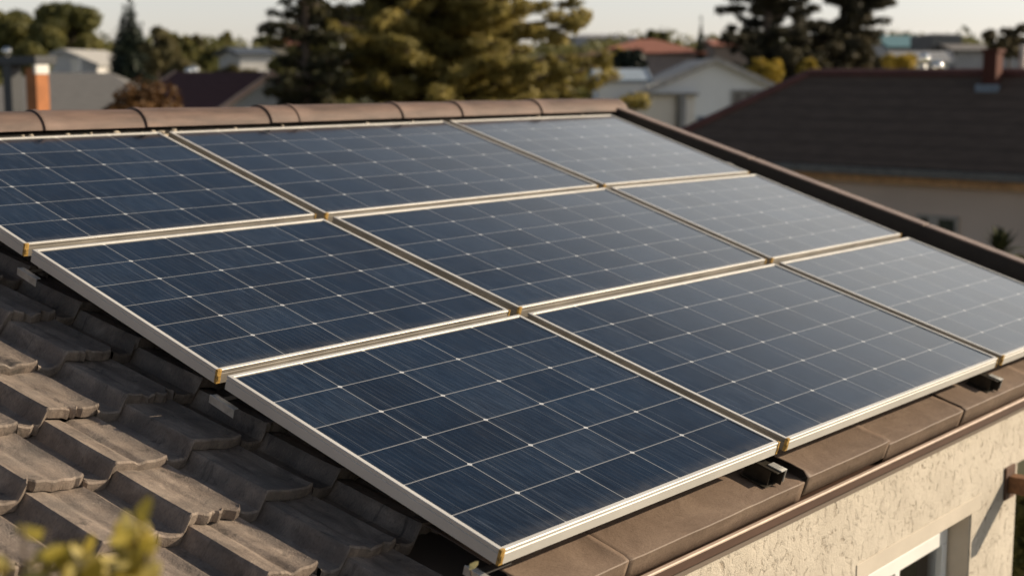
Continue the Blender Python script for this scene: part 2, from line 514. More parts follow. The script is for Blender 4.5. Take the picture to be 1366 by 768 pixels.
def build_roof():
    PW, PL, BASE = 0.2455, 0.295, -0.216
    rr = random.Random(5)
    b = MB()
    ss = [0, 0.06, 0.12, 0.18, 0.24, 0.27, 0.29, 0.32, 0.34, 0.36, 0.375, 0.39, 0.41, 0.46, 0.53, 0.57, 0.60, 0.63, 0.66, 0.69, 0.72, 0.75, 0.80, 0.87, 0.92, 0.96, 1.0]
    k0 = int(math.floor((UL + 0.222) / PW))
    k1 = int(math.ceil((UR + 0.222) / PW))
    for k in range(k0, k1 + 1):
        uL = -0.222 + (k - 1) * PW
        for c in range(0 if uL < 0.0 else 1, 11):
            v0 = 0.047 + c * PL + rr.uniform(-0.008, 0.008)
            near = uL < 0.15
            du, dw, rot = rr.uniform(-0.004, 0.004), rr.uniform(-0.003, 0.003), rr.uniform(-0.012, 0.012)
            L = PL + 0.03
            ts = [0, 0.012, 0.05, 0.3, 0.65, 1.0]
            chip = rr.random() < 0.55
            gr = rr.uniform(-0.2, 1.3)
            P = []; low = []
            for t in ts:
                row = []
                for s in ss:
                    u = uL + s * (PW - 0.001) + du
                    v = v0 + t * L
                    if t < 0.02:
                        j = 0.006 * mnoise.noise((u * 26, v0 * 9, k * 1.7)) + (0.009 * max(0, mnoise.noise((u * 48, k * 3.1, c * 2.3)) - 0.18) * 5 if chip else 0)
                        v += j + rot * (s - 0.5) * 0.5
                    lip = 0.004 * math.exp(-((t - 0.02) / 0.03) ** 2)
                    w = BASE + tile_profile(s, gr) + 0.032 * (1 - t) + dw + lip - (0.004 if t == 0 else 0) + 0.0015 * mnoise.noise((u * 14, v * 9, 0.0))
                    u += 0.004 * mnoise.noise((v * 7, k * 2.0, 3.3)) * (1 if s in (0, 1.0) else 0)
                    if u > UR: u = UR
                    row.append((u, v, min(v, VR)and w))
                P.append(row)
            # front face: from the lip down to the course below
            f0 = P[0]
            th = 0.027
            mid = [(u, v + 0.002, w - th * 0.55) for u, v, w in f0]
            bot = [(u, v + 0.006, w - th - 0.004 * abs(mnoise.noise((u * 40, c * 1.0, k * 1.0)))) for u, v, w in f0]
            rows = [bot, mid] + P
            uo, vo = rr.uniform(0, 3), rr.uniform(0, 3)
            W = [[RF(u, min(v, VR), w) for u, v, w in row] for row in rows]
            b.grid(W, lambda a, q, rows=rows, uo=uo, vo=vo: (rows[a][q][0] + uo, rows[a][q][1] + vo + (0.02 if a < 2 else 0)))
            # right side face, down into the neighbour's valley
            side_t = [RF(r_[-1][0], min(r_[-1][1], VR), r_[-1][2]) for r_ in P]
            side_b = [RF(r_[-1][0] + 0.003, min(r_[-1][1], VR), r_[-1][2] - 0.06) for r_ in P]
            b.grid([side_t, side_b], lambda a, q, P=P, uo=uo: (P[q][-1][1] + uo, a * 0.05))
    # battens and deck under the tiles, and the plain rear slope
    b.box(UL, UR - 0.02, 0.0, VR - 0.02, -0.34, -0.262, RF)
    zr, yr = RF(0, VR, -0.16)[2], RF(0, VR, -0.16)[1]
    for c in range(11):
        a0, a1 = c * 0.295, (c + 1) * 0.295 + 0.03
        P = [(UL, yr + a0 * CS, zr - a0 * SN), (UR, yr + a0 * CS, zr - a0 * SN), (UR, yr + a1 * CS, zr - a1 * SN + 0.03), (UL, yr + a1 * CS, zr - a1 * SN + 0.03)]
        b.face(P, [(UL, a0), (UR, a0), (UR, a1), (UL, a1)])
        q = [P[3], P[2], (UR, P[2][1], P[2][2] - 0.03), (UL, P[3][1], P[3][2] - 0.03)]
        b.face(q)
    return b.build('roof', TILE, house, smooth=True, autosmooth=33)
roof = build_roof()

# ridge caps: half-round, each lapping the next
def build_ridge():
    uj = [-3.0, -2.4, -1.85, -1.25, -0.68, -0.1, 0.45, 0.735, 1.205, 1.87, 2.035, 2.71, 3.15, 3.80, 4.60]
    for k in range(len(uj) - 1):
        u0, u1 = uj[k], uj[k + 1]
        b = MB()
        rows = []
        lip = 0.012
        prof = [(u0 - 0.012, 0.100), (u0 - 0.010, 0.113), (u0 + 0.010, 0.114), (u0 + 0.016, 0.109), (u0 + 0.1, 0.108), (u1 - 0.05, 0.104), (u1, 0.103)]
        if k == len(uj) - 2: prof += [(u1 + 0.012, 0.098), (u1 + 0.02, 0.075), (u1 + 0.022, 0.03)]
        if u1 - u0 < 0.25: prof = [(u0 - 0.012, 0.100), (u0 - 0.010, 0.113), (u0 + 0.010, 0.114), (u0 + 0.018, 0.109), (u1 - 0.02, 0.108), (u1, 0.106)]
        yc, zc = RF(0, VR + 0.01, -0.032)[1:]
        tilt = random.Random(k).uniform(-0.006, 0.006)
        for u, r_ in prof:
            row = []
            for j in range(15):
                th = R(8) + R(164) * j / 14
                row.append((u, yc - math.cos(th) * r_ * 0.93, zc + math.sin(th) * r_ * 0.80 + tilt * (u - u0)))
            rows.append(row)
        b.grid(rows)
        o = b.build('ridge_cap', RIDGE, roof, smooth=True, autosmooth=40)
    f = MB()
    f.box(UL + 0.02, 4.47, VR - 0.062, VR + 0.02, -0.22, -0.012, RF)
    f.build('ridge_board', DARKTRIM, roof)
    # mortar bedding under the caps, lumpy
    b = MB()
    rr = random.Random(8)
    u = UL
    rows = [[], []]
    while u < 4.48:
        d = rr.uniform(0.015, 0.05)
        vv = VR - 0.072 + rr.uniform(-0.012, 0.012)
        w_ = -0.030 + rr.uniform(-0.03, 0.012)
        b.blob(RF(u, vv, w_), (d * rr.uniform(0.2, 0.55), 0.014, rr.uniform(0.006, 0.016)), int(u * 1000) + 9000)
        u += d
    b.box(UL + 0.03, 4.45, VR - 0.079, VR - 0.066, -0.075, -0.030, RF)
    b.build('mortar_bed', MORTAR_LIT, roof, smooth=True)
build_ridge()

def build_verge():
    b = MB()
    # upstand board along the gable edge and its capping
    b.box(UR, UR + 0.05, -0.045, VR + 0.02, -0.36, 0.012, RF)
    o = b.build('verge_board', DARKTRIM, roof, bevel=0.003)
    c = MB()
    for v0, v1 in ((-0.05, 1.04), (1.05, 2.1), (2.11, 3.13)):
        c.box(UR - 0.004, UR + 0.075, v0, v1, 0.0125, 0.022, RF)
        c.box(UR + 0.052, UR + 0.075, v0, v1, -0.12, 0.0125, RF)
    c.build('verge_capping', TRIMTOP, roof, bevel=0.003)
    m = MB()
    rr = random.Random(3)
    for v in (2.93, 2.80, 2.62, 2.37, 2.20):  # pale lumps added in place of sunlit tile ends
        u = rr.uniform(4.40, 4.46)
        m = MB()
        m.blob(RF(u, v, -0.062 + rr.uniform(-0.01, 0.015)), (rr.uniform(0.03, 0.055), rr.uniform(0.03, 0.06), 0.022), int(v * 100))
        m.build('lit_tile_bit', MORTAR_LIT, roof, smooth=True)
build_verge()

# eave flashing: bent metal pieces lapping at the joints, on a fascia with a drip edge
def build_eave():
    ej = [-3.6, -2.3, -1.2, 0.12, 0.47, 1.40, 1.97, 2.60, 3.32, 4.0, 4.56]
    for k in range(len(ej) - 1):
        u0, u1 = ej[k], ej[k + 1]
        b = MB()
        rr = random.Random(k + 40)
        dz = 0.004 * (k % 2) + (0.011 if k == 5 else 0)
        nu = 26
        rows = []
        low = -0.055 if u1 <= 0.2 else 0.0
        top = [(0.38, -0.150), (0.25, -0.146), (0.15, -0.1425), (0.08, -0.140), (0.02, -0.139), (-0.030, -0.138), (-0.0485, -0.138), (-0.051, -0.1405), (-0.0505, -0.165), (-0.049, -0.203)]
        top = [(v, w + (low if v > -0.04 else low * 0.9)) for v, w in top if v < 0.1 or low == 0]
        for (v, w) in top:
            row = []
            for j in range(nu + 1):
                t = j / nu
                u = u0 + (u1 - u0) * t
                bend = 0.006 * mnoise.noise((u * 3.1, v * 6, k * 7.0)) + 0.004 * mnoise.noise((u * 11, v * 17, k * 3.0))
                edge = 0.006 * math.exp(-((1 - t) * (u1 - u0) / 0.02) ** 2) * (1 if v > -0.04 else 0.4)
                e2 = (0.014 if k == 5 else 0.006) * math.exp(-(t * (u1 - u0) / 0.03) ** 2) * (1 if v > -0.045 else 0)
                uu = u
                if j == nu: uu += 0.006 * mnoise.noise((v * 30, k * 5.0, 1.0))
                row.append(RF(uu - (0.0 if j else -0.004), v - (0.003 * (k % 2)), w + dz + bend * (1 if v > -0.03 else 0.5) + edge + e2))
            rows.append(row)
        b.grid([list(reversed(r_)) for r_ in rows])
        o = b.build('eave_flashing', FLASH, roof, smooth=True, autosmooth=25)
        sm = o.modifiers.new('solid', 'SOLIDIFY'); sm.thickness = 0.0025; sm.offset = -1
    y0, z0 = RF(0, -0.05, -0.15)[1:]
    b = MB()
    b.box(-3.6, 4.56, y0 - 0.004, y0 + 0.012, z0 - 0.060, z0 - 0.051)      # bright drip lip
    b.build('drip_edge', plain('pale_worn_drip_edge', (0.60, 0.47, 0.38), 0.4, 0.15, 20, 0.1), roof, bevel=0.003)
    b = MB()
    b.box(-3.6, 4.56, y0 + 0.006, y0 + 0.070, z0 - 0.092, z0 - 0.0605)
    b.build('fascia', plain('red_brown_fascia', (0.080, 0.042, 0.028), 0.5, 0.2, 8, stretch=(0.5, 3, 3)), roof, bevel=0.004)
    b = MB()
    b.box(-3.6, 4.54, y0 + 0.030, WALL_Y + 0.03, z0 - 0.085, z0 - 0.07)
    b.build('soffit', PLASTER, roof)
build_eave()

# walls: the eave wall has a window opening; it stops at WEND where a porch opens, a lintel runs on
WEND = 3.650
WX0, WX1, WZ1, WZ0 = 2.22, 3.160, -0.702, -1.82
ZT = -0.235
def build_walls():
    yb = 2 * VR * CS - 0.1
    b = MB()
    # front wall around the opening, 3 cm grid would be wasted: bump carries the stucco
    Y, T = WALL_Y, 0.30
    b.box(-3.4, WX0, Y, Y + T, -3.2, ZT)
    b.box(WX0, WX1, Y, Y + T, WZ1, ZT)
    b.box(WX0, WX1, Y, Y + T, -3.2, WZ0)
    b.box(WX1, WEND, Y, Y + T, -3.2, ZT)
    b.box(WEND, 4.42, Y, Y + T, -0.594, ZT)                 # lintel over the porch
    b.box(4.39, 4.42, Y + 0.001, Y + 0.04, -3.2, -0.5945)
    b.build('wall', STUCCO, house)
    b = MB()
    b.box(-3.4, -3.1, Y + T, yb, -3.2, -0.3)
    b.box(-3.1, 3.1, yb - 0.3, yb, -3.2, -0.3)
    b.box(WEND - 0.3, WEND, Y + T, yb, -3.2, -0.3)
    pk = RF(0, VR, -0.36)
    for x in (-3.4, WEND - 0.3):
        P = [(x, Y + T, -0.3), (x, yb, -0.3), (x, pk[1], pk[2])]
        Q = [(x + 0.3, p[1], p[2]) for p in P]
        b.face(P[::-1]); b.face(Q)
    b.build('gable_wall', STUCCO, house)
    # smooth plaster band round the window, 3 mm proud
    b = MB()
    b.box(WX0 - 0.10, WX1 + 0.09, Y - 0.004, Y + 0.01, WZ1 - 0.0, WZ1 + 0.062)
    b.build('window_lintel', PLASTER, house, bevel=0.002)
    fr = MB()
    fy = 0.248
    fr.box(WX0, WX1 - 0.02, fy, fy + 0.06, WZ1 - 0.135, WZ1 - 0.075)
    fr.box(WX1 - 0.07, WX1 - 0.02, fy, fy + 0.06, WZ0, WZ1 - 0.1355)
    fr.box(WX0, WX0 + 0.05, fy, fy + 0.06, WZ0, WZ1 - 0.1355)
    fr.box(2.655, 2.70, fy + 0.005, fy + 0.055, WZ0, WZ1 - 0.1355)
    fr.box(WX0 + 0.05, WX1 - 0.07, fy + 0.002, fy + 0.058, WZ0, WZ0 + 0.05)
    w = fr.build('window', WHITEPVC, house, bevel=0.004)
    g = MB()
    g.box(WX0 + 0.045, WX1 - 0.06, fy + 0.025, fy + 0.032, WZ0 + 0.04, WZ1 - 0.12)
    g.build('pane', CLEAR, w)
    h = MB()
    h.box(WX0, WX1, fy + 0.055, fy + 0.075, WZ1 - 0.0745, WZ1 - 0.0005)    # roller box behind
    h.build('shutter_box', PLASTER, w)
    rv = MB()
    rv.box(WX1 - 0.006, WX1 - 0.0005, Y + 0.006, Y + 0.29, WZ0, WZ1 - 0.002)
    rv.build('reveal', REVEAL, w)
    # interior back so the room reads dark
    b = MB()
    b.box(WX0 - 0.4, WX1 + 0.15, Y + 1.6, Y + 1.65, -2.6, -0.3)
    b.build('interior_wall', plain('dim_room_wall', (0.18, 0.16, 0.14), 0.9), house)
build_walls()

def build_curtain():
    b = MB()
    n = 90
    P = [[], []]
    for k in range(n + 1):
        x = WX0 + 0.06 + (WX1 - 0.09 - WX0 - 0.06) * k / n
        y = 0.345 + 0.016 * math.sin(x * 95) + 0.008 * math.sin(x * 41 + 1)
        P[0].append((x, y, WZ0)); P[1].append((x, y, WZ1 - 0.05))
    b.grid(P)
    tag(b.build('curtain', CURTAIN, smooth=True), 'grey beige pleated curtain hanging behind the white framed window', 'curtain')
build_curtain()

def build_beam():
    root = empty('pergola_beam', (3.52, 0.16, -0.65), 'brown timber pergola beam sticking out of the cream wall', 'beam')
    b = MB()
    b.box(3.515, 3.582, WALL_Y - 0.30, WALL_Y - 0.012, -0.696, -0.622)
    b.build('beam', WOOD, root, bevel=0.004)
    p = MB()
    p.box(3.498, 3.599, WALL_Y - 0.012, WALL_Y - 0.001, -0.726, -0.584)
    p.build('wall_plate', plain('rusty_dark_wall_plate', (0.10, 0.05, 0.03), 0.6, 0.4, 40), root, bevel=0.002)
build_beam()

# ------------------------------------------------------------------ solar panels
NODE = {(0, 0): (-0.007, 0.006), (0, 1): (-0.008, 1.013), (0, 2): (0.002, 1.963), (0, 3): (0.02, 2.975),
        (1, 0): (1.285, 0.004), (1, 1): (1.252, 1.026), (1, 2): (1.226, 1.968), (1, 3): (1.245, 2.974),
        (2, 0): (2.957, -0.004), (2, 1): (2.946, 1.026), (2, 2): (2.992, 1.978), (2, 3): (2.969, 2.980),
        (3, 0): (4.19, -0.012), (3, 1): (4.227, 1.019), (3, 2): (4.292, 1.955), (3, 3): (4.375, 2.980)}
CELLS_ACROSS = (5, 7, 6)
PLABEL = {
    (0, 0): 'solar panel nearest the camera, deep blue with its whole left frame side showing, front row',
    (1, 0): 'wide blue grey solar panel in the middle of the front row above the eave',
    (2, 0): 'pale grey reflecting solar panel at right end of front row, running out of frame',
    (0, 1): 'dark blue solar panel at left end of the middle row, above the tiles',
    (1, 1): 'wide slate blue solar panel at the centre of the whole array',
    (2, 1): 'light grey solar panel at the right end of the middle row',
    (0, 2): 'dark solar panel at left end of the top row, cut by the left picture edge',
    (1, 2): 'wide grey blue solar panel under the ridge in the middle of the top row',
    (2, 2): 'small pale solar panel under the ridge end at the far right of the top row'}

def build_panel(i, j):
    gu, gv = 0.025, 0.019
    P = {}
    for a in (0, 1):
        for c in (0, 1):
            u, v = NODE[(i + a, j + c)]
            if a == 0 and i > 0: u += gu
            if a == 1 and i < 2: u -= gu
            if c == 0 and j > 0: v += gv
            if c == 1 and j < 2: v -= gv
            P[a, c] = np.array([u, v])
    rr = random.Random(i * 7 + j * 13)
    dw = rr.uniform(-0.002, 0.002)
    def B(s, t):
        return P[0, 0] * (1 - s) * (1 - t) + P[1, 0] * s * (1 - t) + P[1, 1] * s * t + P[0, 1] * (1 - s) * t
    wu = np.linalg.norm(P[1, 0] - P[0, 0]); wv = np.linalg.norm(P[0, 1] - P[0, 0])
    root = empty('solar_panel', RF(P[0, 0][0], P[0, 0][1], -0.045), PLABEL[(i, j)], 'solar panel', 'solar panels on the roof')
    FW, FH = 0.0135, 0.040
    def Q(du, dv, w, cs, ct):
        """corner (cs, ct) inset by du, dv metres"""
        s = du / wu if cs == 0 else 1 - du / wu
        t = dv / wv if ct == 0 else 1 - dv / wv
        u, v = B(s, t)
        return RF(u, v, w + dw)
    fr = MB()
    cs4 = [(0, 0), (1, 0), (1, 1), (0, 1)]
    # profile of the frame section: (inset, height); outer wall with a small groove, top lip, inner drop
    prof = [(0.014, -FH), (0.0, -FH), (0.0, -0.013), (0.0022, -0.0115), (0.0022, -0.0095), (0.0, -0.008), (0.0, -0.0012), (0.0012, 0.0), (FW - 0.001, 0.0), (FW, -0.001), (FW, -0.006)]
    for e in range(4):
        a, c = cs4[e], cs4[(e + 1) % 4]
        rows = []
        for (d, w) in prof:
            rows.append([Q(d, d, w, *a), Q(d, d, w, *c)])
        gap_side = (e == 0 and j > 0) or (e == 3 and i > 0)  # sides facing a gap take the darker shade colour
        fr.grid(rows[:7], lambda r_, q: (r_ * 0.1, q), 1 if gap_side else 0)
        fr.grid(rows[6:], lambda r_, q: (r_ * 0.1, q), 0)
    fr.build('frame', [ALU, GAPSHADE], root)
    # glass over the cells: fine enough a sheet to carry UVs through the skewed quad
    g = MB()
    nc = CELLS_ACROSS[i]
    n = 12
    mu, mv = 0.06, 0.045
    rows = []
    for b_ in range(n + 1):
        row = []
        for a_ in range(n + 1):
            s = (FW - 0.002) / wu + (1 - 2 * (FW - 0.002) / wu) * a_ / n
            t = (FW - 0.002) / wv + (1 - 2 * (FW - 0.002) / wv) * b_ / n
            u, v = B(s, t)
            row.append(RF(u, v, -0.0035 + dw))
        rows.append(row)
    off = (i * 20 + 0.0, j * 20 + 0.0)
    g.grid(rows, lambda b_, a_: (off[0] + nc * a_ / n, off[1] + 6.0 * b_ / n))
    g.build('cell_sheet', CELLS, root)
    bk = MB()
    bk.grid([[Q(0.012, 0.012, -0.012, 0, 1), Q(0.012, 0.012, -0.012, 1, 1)], [Q(0.012, 0.012, -0.012, 0, 0), Q(0.012, 0.012, -0.012, 1, 0)]])
    bk.build('back_sheet', plain('white_back_sheet', (0.55, 0.55, 0.55), 0.7), root)
    # corner keys on the lower corners, stained ochre
    for cside in (0, 1):
        k = MB()
        L = 0.013 if cside == 0 else 0.006
        u0, v0 = P[cside, 0]
        sg = 1 if cside == 0 else -1
        ua, ub = sorted((u0 - sg * 0.0018, u0 + sg * L))
        rr2 = random.Random(i * 31 + j * 17 + cside)
        k.box(ua, ub, v0 - 0.0018, v0 + 0.007, -FH + 0.001 + dw, 0.0012 + dw, RF)
        k.box(ua + 0.003, ub - 0.002, v0 - 0.0032, v0 - 0.0018, -FH + 0.008 + dw, -0.012 + rr2.uniform(-0.006, 0) + dw, RF)
        k.build('corner_key', RUST, root, bevel=0.001)
for j in range(3):
    for i in range(3):
        build_panel(i, j)

# rails under the panels and the hooks that carry them
def build_rails():
    labs = ['grey aluminium rail under the lower edge of the front row of panels',
            'grey aluminium rail under the gap between front and middle panel rows',
            'grey aluminium rail under the gap between middle and top panel rows',
            'grey aluminium rail under the top edge of the top panel row']
    for v, lab in zip((0.16, 1.03, 1.97, 2.85), labs):
        b = MB()
        b.box(0.06, 4.15, v - 0.02, v + 0.02, -0.085, -0.0455, RF)
        tag(b.build('mounting_rail', GALV, bevel=0.002), lab, 'rail', 'mounting rails under the panels')
build_rails()

def bracket_left(u, v, lab):
    root = empty('mounting_bracket', RF(u, v, -0.16), lab, 'bracket', 'panel mounting brackets')
    b = MB()
    # strip along the slope, its outer edge turned down
    b.box(u - 0.0175, u - 0.002, v - 0.058, v + 0.035, -0.067, -0.064, RF)
    b.box(u - 0.021, u - 0.018, v - 0.062, v + 0.040, -0.088, -0.064, RF)
    b.build('clamp_strip', GALV, root, bevel=0.001)
    f = MB()
    f.box(u - 0.0015, u + 0.09, v - 0.012, v + 0.012, -0.0670, -0.0642, RF)
    f.build('fixing_strap', DARKTRIM, root, bevel=0.002)
bracket_left(-0.006, 1.925, 'small grey clamp bracket at left end of the gap below the top panel row')
bracket_left(-0.008, 0.985, 'small grey clamp bracket at left end of the gap above the nearest panel')
bracket_left(-0.018, 0.035, 'small grey clamp bracket under the nearest corner of the front panel')

def bracket_eave(u, v, lab):
    root = empty('mounting_bracket', RF(u, v, -0.14), lab, 'bracket', 'panel mounting brackets')
    b = MB()
    # dark folded hook: flat top, web and foot
    b.box(u - 0.026, u + 0.020, v - 0.026, v + 0.08, -0.084, -0.081, RF)
    b.box(u + 0.017, u + 0.020, v - 0.026, v + 0.08, -0.130, -0.0845, RF)
    b.box(u - 0.026, u - 0.023, v - 0.005, v + 0.08, -0.130, -0.0845, RF)
    b.box(u - 0.045, u + 0.034, v - 0.01, v + 0.08, -0.1335, -0.1305, RF)
    b.build('hook', plain('dark_bronze_hook', (0.045, 0.038, 0.028), 0.4, 0.3, 30, 0.4), root, bevel=0.001)
    t = MB()
    t.box(u - 0.008, u + 0.026, v - 0.029, v + 0.02, -0.0805, -0.0765, RF)
    t.box(u + 0.0205, u + 0.0245, v - 0.029, v - 0.012, -0.118, -0.081, RF)
    t.build('clamp_strip', GALV, root, bevel=0.001)
bracket_eave(1.262, -0.004, 'dark folded eave bracket under the joint of nearest panel and the wide front panel')
bracket_eave(2.932, -0.012, 'dark folded eave bracket near right edge under the last joint of front row')

# ------------------------------------------------------------------ background buildings
def prism_house(name, label, cat, c, ang, L, Wd, ze, zr, wallm, roofm, hip=0.0, over=0.25, th=0.10, wins=(), vergem=None, chim=None, ridge_m=None):
    """c: centre (x, y); local x is the ridge, turned by ang; zr/ze ridge and eave heights (world)"""
    zg = ground_z(*c) - 0.4
    root = empty(name, (c[0], c[1], zg), label, cat, None, ang)
    l2, w2 = L / 2, Wd / 2
    e, r_ = ze - zg, zr - zg
    b = MB()
    A = [(-l2, -w2), (l2, -w2), (l2, w2), (-l2, w2)]
    for k in range(4):
        (x0, y0), (x1, y1) = A[k], A[(k + 1) % 4]
        if hip == 0 and k in (1, 3):
            b.face([(x0, y0, 0), (x1, y1, 0), (x1, y1, e), (x1, 0, r_ - 0.02), (x0, y0, e)])
        else:
            b.face([(x0, y0, 0), (x1, y1, 0), (x1, y1, e), (x0, y0, e)])
    b.build('wall', wallm, root, world_coords=False)
    sl = (r_ - e) / w2
    b = MB()
    ho, wo = l2 + over, w2 + over
    eo = e - sl * over
    hx = ho - hip * (wo) if hip else ho
    def uvd(p): return (p[0], math.hypot(p[1], p[2] - r_))
    for dz, flip in ((th, False), (0.0, True)):
        F = [[(-ho, -wo, eo + dz), (ho, -wo, eo + dz), (hx, 0, r_ + dz), (-hx, 0, r_ + dz)],
             [(ho, wo, eo + dz), (-ho, wo, eo + dz), (-hx, 0, r_ + dz), (hx, 0, r_ + dz)]]
        if hip:
            F += [[(ho, -wo, eo + dz), (ho, wo, eo + dz), (hx, 0, r_ + dz)], [(-ho, wo, eo + dz), (-ho, -wo, eo + dz), (-hx, 0, r_ + dz)]]
        for k, f in enumerate(F):
            uv = [(p[0] if k < 2 else p[1], math.hypot(p[1] if k < 2 else abs(p[0]) - hx, p[2] - dz - r_)) for p in f]
            b.face(f[::-1] if flip else f, uv[::-1] if flip else uv)
    E = [(-ho, -wo), (ho, -wo), (ho, wo), (-ho, wo)]
    for k in range(4):
        (x0, y0), (x1, y1) = E[k], E[(k + 1) % 4]
        if hip == 0 and k in (1, 3):
            continue
        b.face([(x0, y0, eo), (x1, y1, eo), (x1, y1, eo + th), (x0, y0, eo + th)])
    rf = b.build('roof', roofm, root, world_coords=False)
    if hip == 0:
        for sx in (-1, 1):
            for sy in (-1, 1):
                v = MB()
                x0, x1 = sx * ho, sx * (ho + 0.05)
                for q in (0,):
                    p = [(x0, sy * wo, eo - 0.06), (x1, sy * wo, eo - 0.06), (x1, 0, r_ - 0.06), (x0, 0, r_ - 0.06)]
                    t = [(a, c_, z + th + 0.10) for a, c_, z in p]
                    v.hexa(p + t)
                v.build('verge_board', vergem or roofm, rf, world_coords=False)
    for (side, s, z, w_, h_, glass, framem) in wins:
        z -= zg
        if side in ('front', 'back'):                                     # the two long sides
            y = -w2 if side == 'front' else w2; sg = -1 if side == 'front' else 1
            fn = lambda a, d, zz: (a, y + sg * d, zz)
        else:
            x = l2 if side == 'right' else -l2; sg = 1 if side == 'right' else -1
            fn = lambda a, d, zz: (x + sg * d, a, zz)
        m = MB(); fw = 0.07
        m.box(s - w_ / 2 - fw, s + w_ / 2 + fw, 0.002, 0.05, z + h_, z + h_ + fw, fn)
        m.box(s - w_ / 2 - fw, s + w_ / 2 + fw, 0.002, 0.06, z - fw, z, fn)
        m.box(s - w_ / 2 - fw, s - w_ / 2, 0.003, 0.05, z, z + h_, fn)
        m.box(s + w_ / 2, s + w_ / 2 + fw, 0.003, 0.05, z, z + h_, fn)
        m.box(s - 0.025, s + 0.025, 0.003, 0.04, z, z + h_, fn)
        wo_ = m.build('window', framem, root, world_coords=False)
        p = MB(); p.box(s - w_ / 2, s + w_ / 2, 0.004, 0.02, z, z + h_, fn)
        p.build('pane', glass, wo_, world_coords=False)
    return root, rf, zg

GREYROOF = m_rooftile('grey_slate_roof', (0.165, 0.158, 0.15), (0.235, 0.225, 0.21), 4)
PLUMROOF = m_rooftile('plum_tile_roof', (0.085, 0.034, 0.029), (0.125, 0.055, 0.046))
DARKROOF = m_rooftile('dark_brown_tile_roof', (0.095, 0.066, 0.046), (0.145, 0.10, 0.070), 3.0)
REDROOF = m_rooftile('terracotta_roof', (0.26, 0.10, 0.065), (0.36, 0.15, 0.10))
PALEROOF = m_rooftile('pale_weathered_roof', (0.36, 0.35, 0.33), (0.46, 0.44, 0.41))
TEALROOF = m_rooftile('teal_metal_roof', (0.10, 0.20, 0.23), (0.14, 0.27, 0.30))
BLUEROOF = m_rooftile('dark_blue_roof', (0.07, 0.085, 0.11), (0.10, 0.12, 0.15))
GREYWHITE = plain('grey_white_render', (0.80, 0.82, 0.82), 0.9, 0.08, 0.6)
BEIGEWALL = plain('beige_render', (0.66, 0.52, 0.41), 0.9, 0.10, 0.5, 0, 0.2, 20)
WHITEWALL = plain('white_render', (0.62, 0.60, 0.57), 0.9, 0.08, 0.5)
PINKVERGE = plain('pinkish_verge', (0.72, 0.50, 0.38), 0.8, 0.1, 2)
BROWNVERGE = plain('brown_verge', (0.20, 0.14, 0.10), 0.8, 0.1, 2)
PALEVERGE = plain('pale_verge', (0.50, 0.48, 0.44), 0.8, 0.1, 2)
REDBRICK = plain('red_brick', (0.085, 0.024, 0.013), 0.85, 0.25, 3)
ORANGEBRICK = plain('orange_render', (0.42, 0.16, 0.06), 0.85, 0.2, 3)
DARKMETAL = plain('dark_metal_cap', (0.035, 0.037, 0.04), 0.5, 0.2, 3)
PALEBLOCK = plain('white_block', (0.75, 0.72, 0.66), 0.6, 0.05, 3)

AX = -YAW                                                # local x of an unrotated house points +X; rotate by AX so x runs to the right of the picture

# grey hipped house on the left, with the tall orange chimney in front
c = at(96, 97, 56.0)
gh, ghr, gz = prism_house('house', 'grey hipped roof house at far left beside the orange chimney', 'house', (c[0], c[1]), AX + R(3), 15.5, 14.0,
                          -2.2, 0.98, GREYWHITE, GREYROOF, hip=0.90, over=0.3)
def build_left_chimney():
    D = 24.0
    a = at(48, 100, D); top = at(48, 91, D)[2]
    z0 = -3.3
    ch = MB()
    yaw_l = AX - R(38)
    ca, sa = math.cos(yaw_l), math.sin(yaw_l)
    def fn(x, y, z): return (a[0] + x * ca - y * sa, a[1] + x * sa + y * ca, z)
    root = empty('chimney_stack', fn(0, 0.2, z0), 'orange rendered chimney with a wide black slab cap at far left', 'chimney', None, 0)
    ch.box(-0.30, 0.0, 0.0, 0.24, z0, top, fn)
    ch.build('shaft', ORANGEBRICK, root)
    b = MB(); zc = at(48, 75, D)[2]
    b.box(-1.3, 0.02, -0.02, 0.40, top + 0.055, zc, fn)
    b.build('cap_slab', DARKMETAL, root, bevel=0.01)
    b = MB(); b.box(-0.06, 0.012, -0.012, 0.25, top - 0.10, top + 0.0545, fn)
    b.build('glint_collar', PALEBLOCK, root, bevel=0.01)  # white stands for the sun glint on the cap flashing
    s = MB(); s.box(-1.0, -0.75, 0.02, 0.22, z0, top + 0.054, fn)
    s.build('support', DARKMETAL, root)
build_left_chimney()

# white gable house behind it with a small lit chimney
c = at(112, 80, 78.0)
prism_house('house', 'small pale blue gabled house between the left trees and the cypress', 'house', (c[0], c[1]), AX + R(86), 6.0, 3.6,
            at(112, 88, 75)[2], at(112, 68, 75)[2], WHITEWALL, PALEROOF, over=0.15, vergem=PALEVERGE)
def build_stub(px, y0, y1, wpx, D, mat_, label):
    a = at(px, y0, D); zt, zb = at(px, y0, D)[2], at(px, y1, D)[2] - 1.5
    w = wpx * D / FOC / 2
    root = empty('chimney_stack', (a[0], a[1], zb), label, 'chimney', None, AX)
    b = MB(); b.box(-w, w, -w, w, 0, zt - zb - 0.12); b.build('shaft', mat_, root, world_coords=False)
    b = MB(); b.box(-w - 0.05, w + 0.05, -w - 0.05, w + 0.05, zt - zb - 0.1195, zt - zb); b.build('cap', mat_, root, world_coords=False)
build_stub(101, 79, 96, 10, 72.0, PALEBLOCK, 'small white chimney lit by the sun beside the pale gabled house')

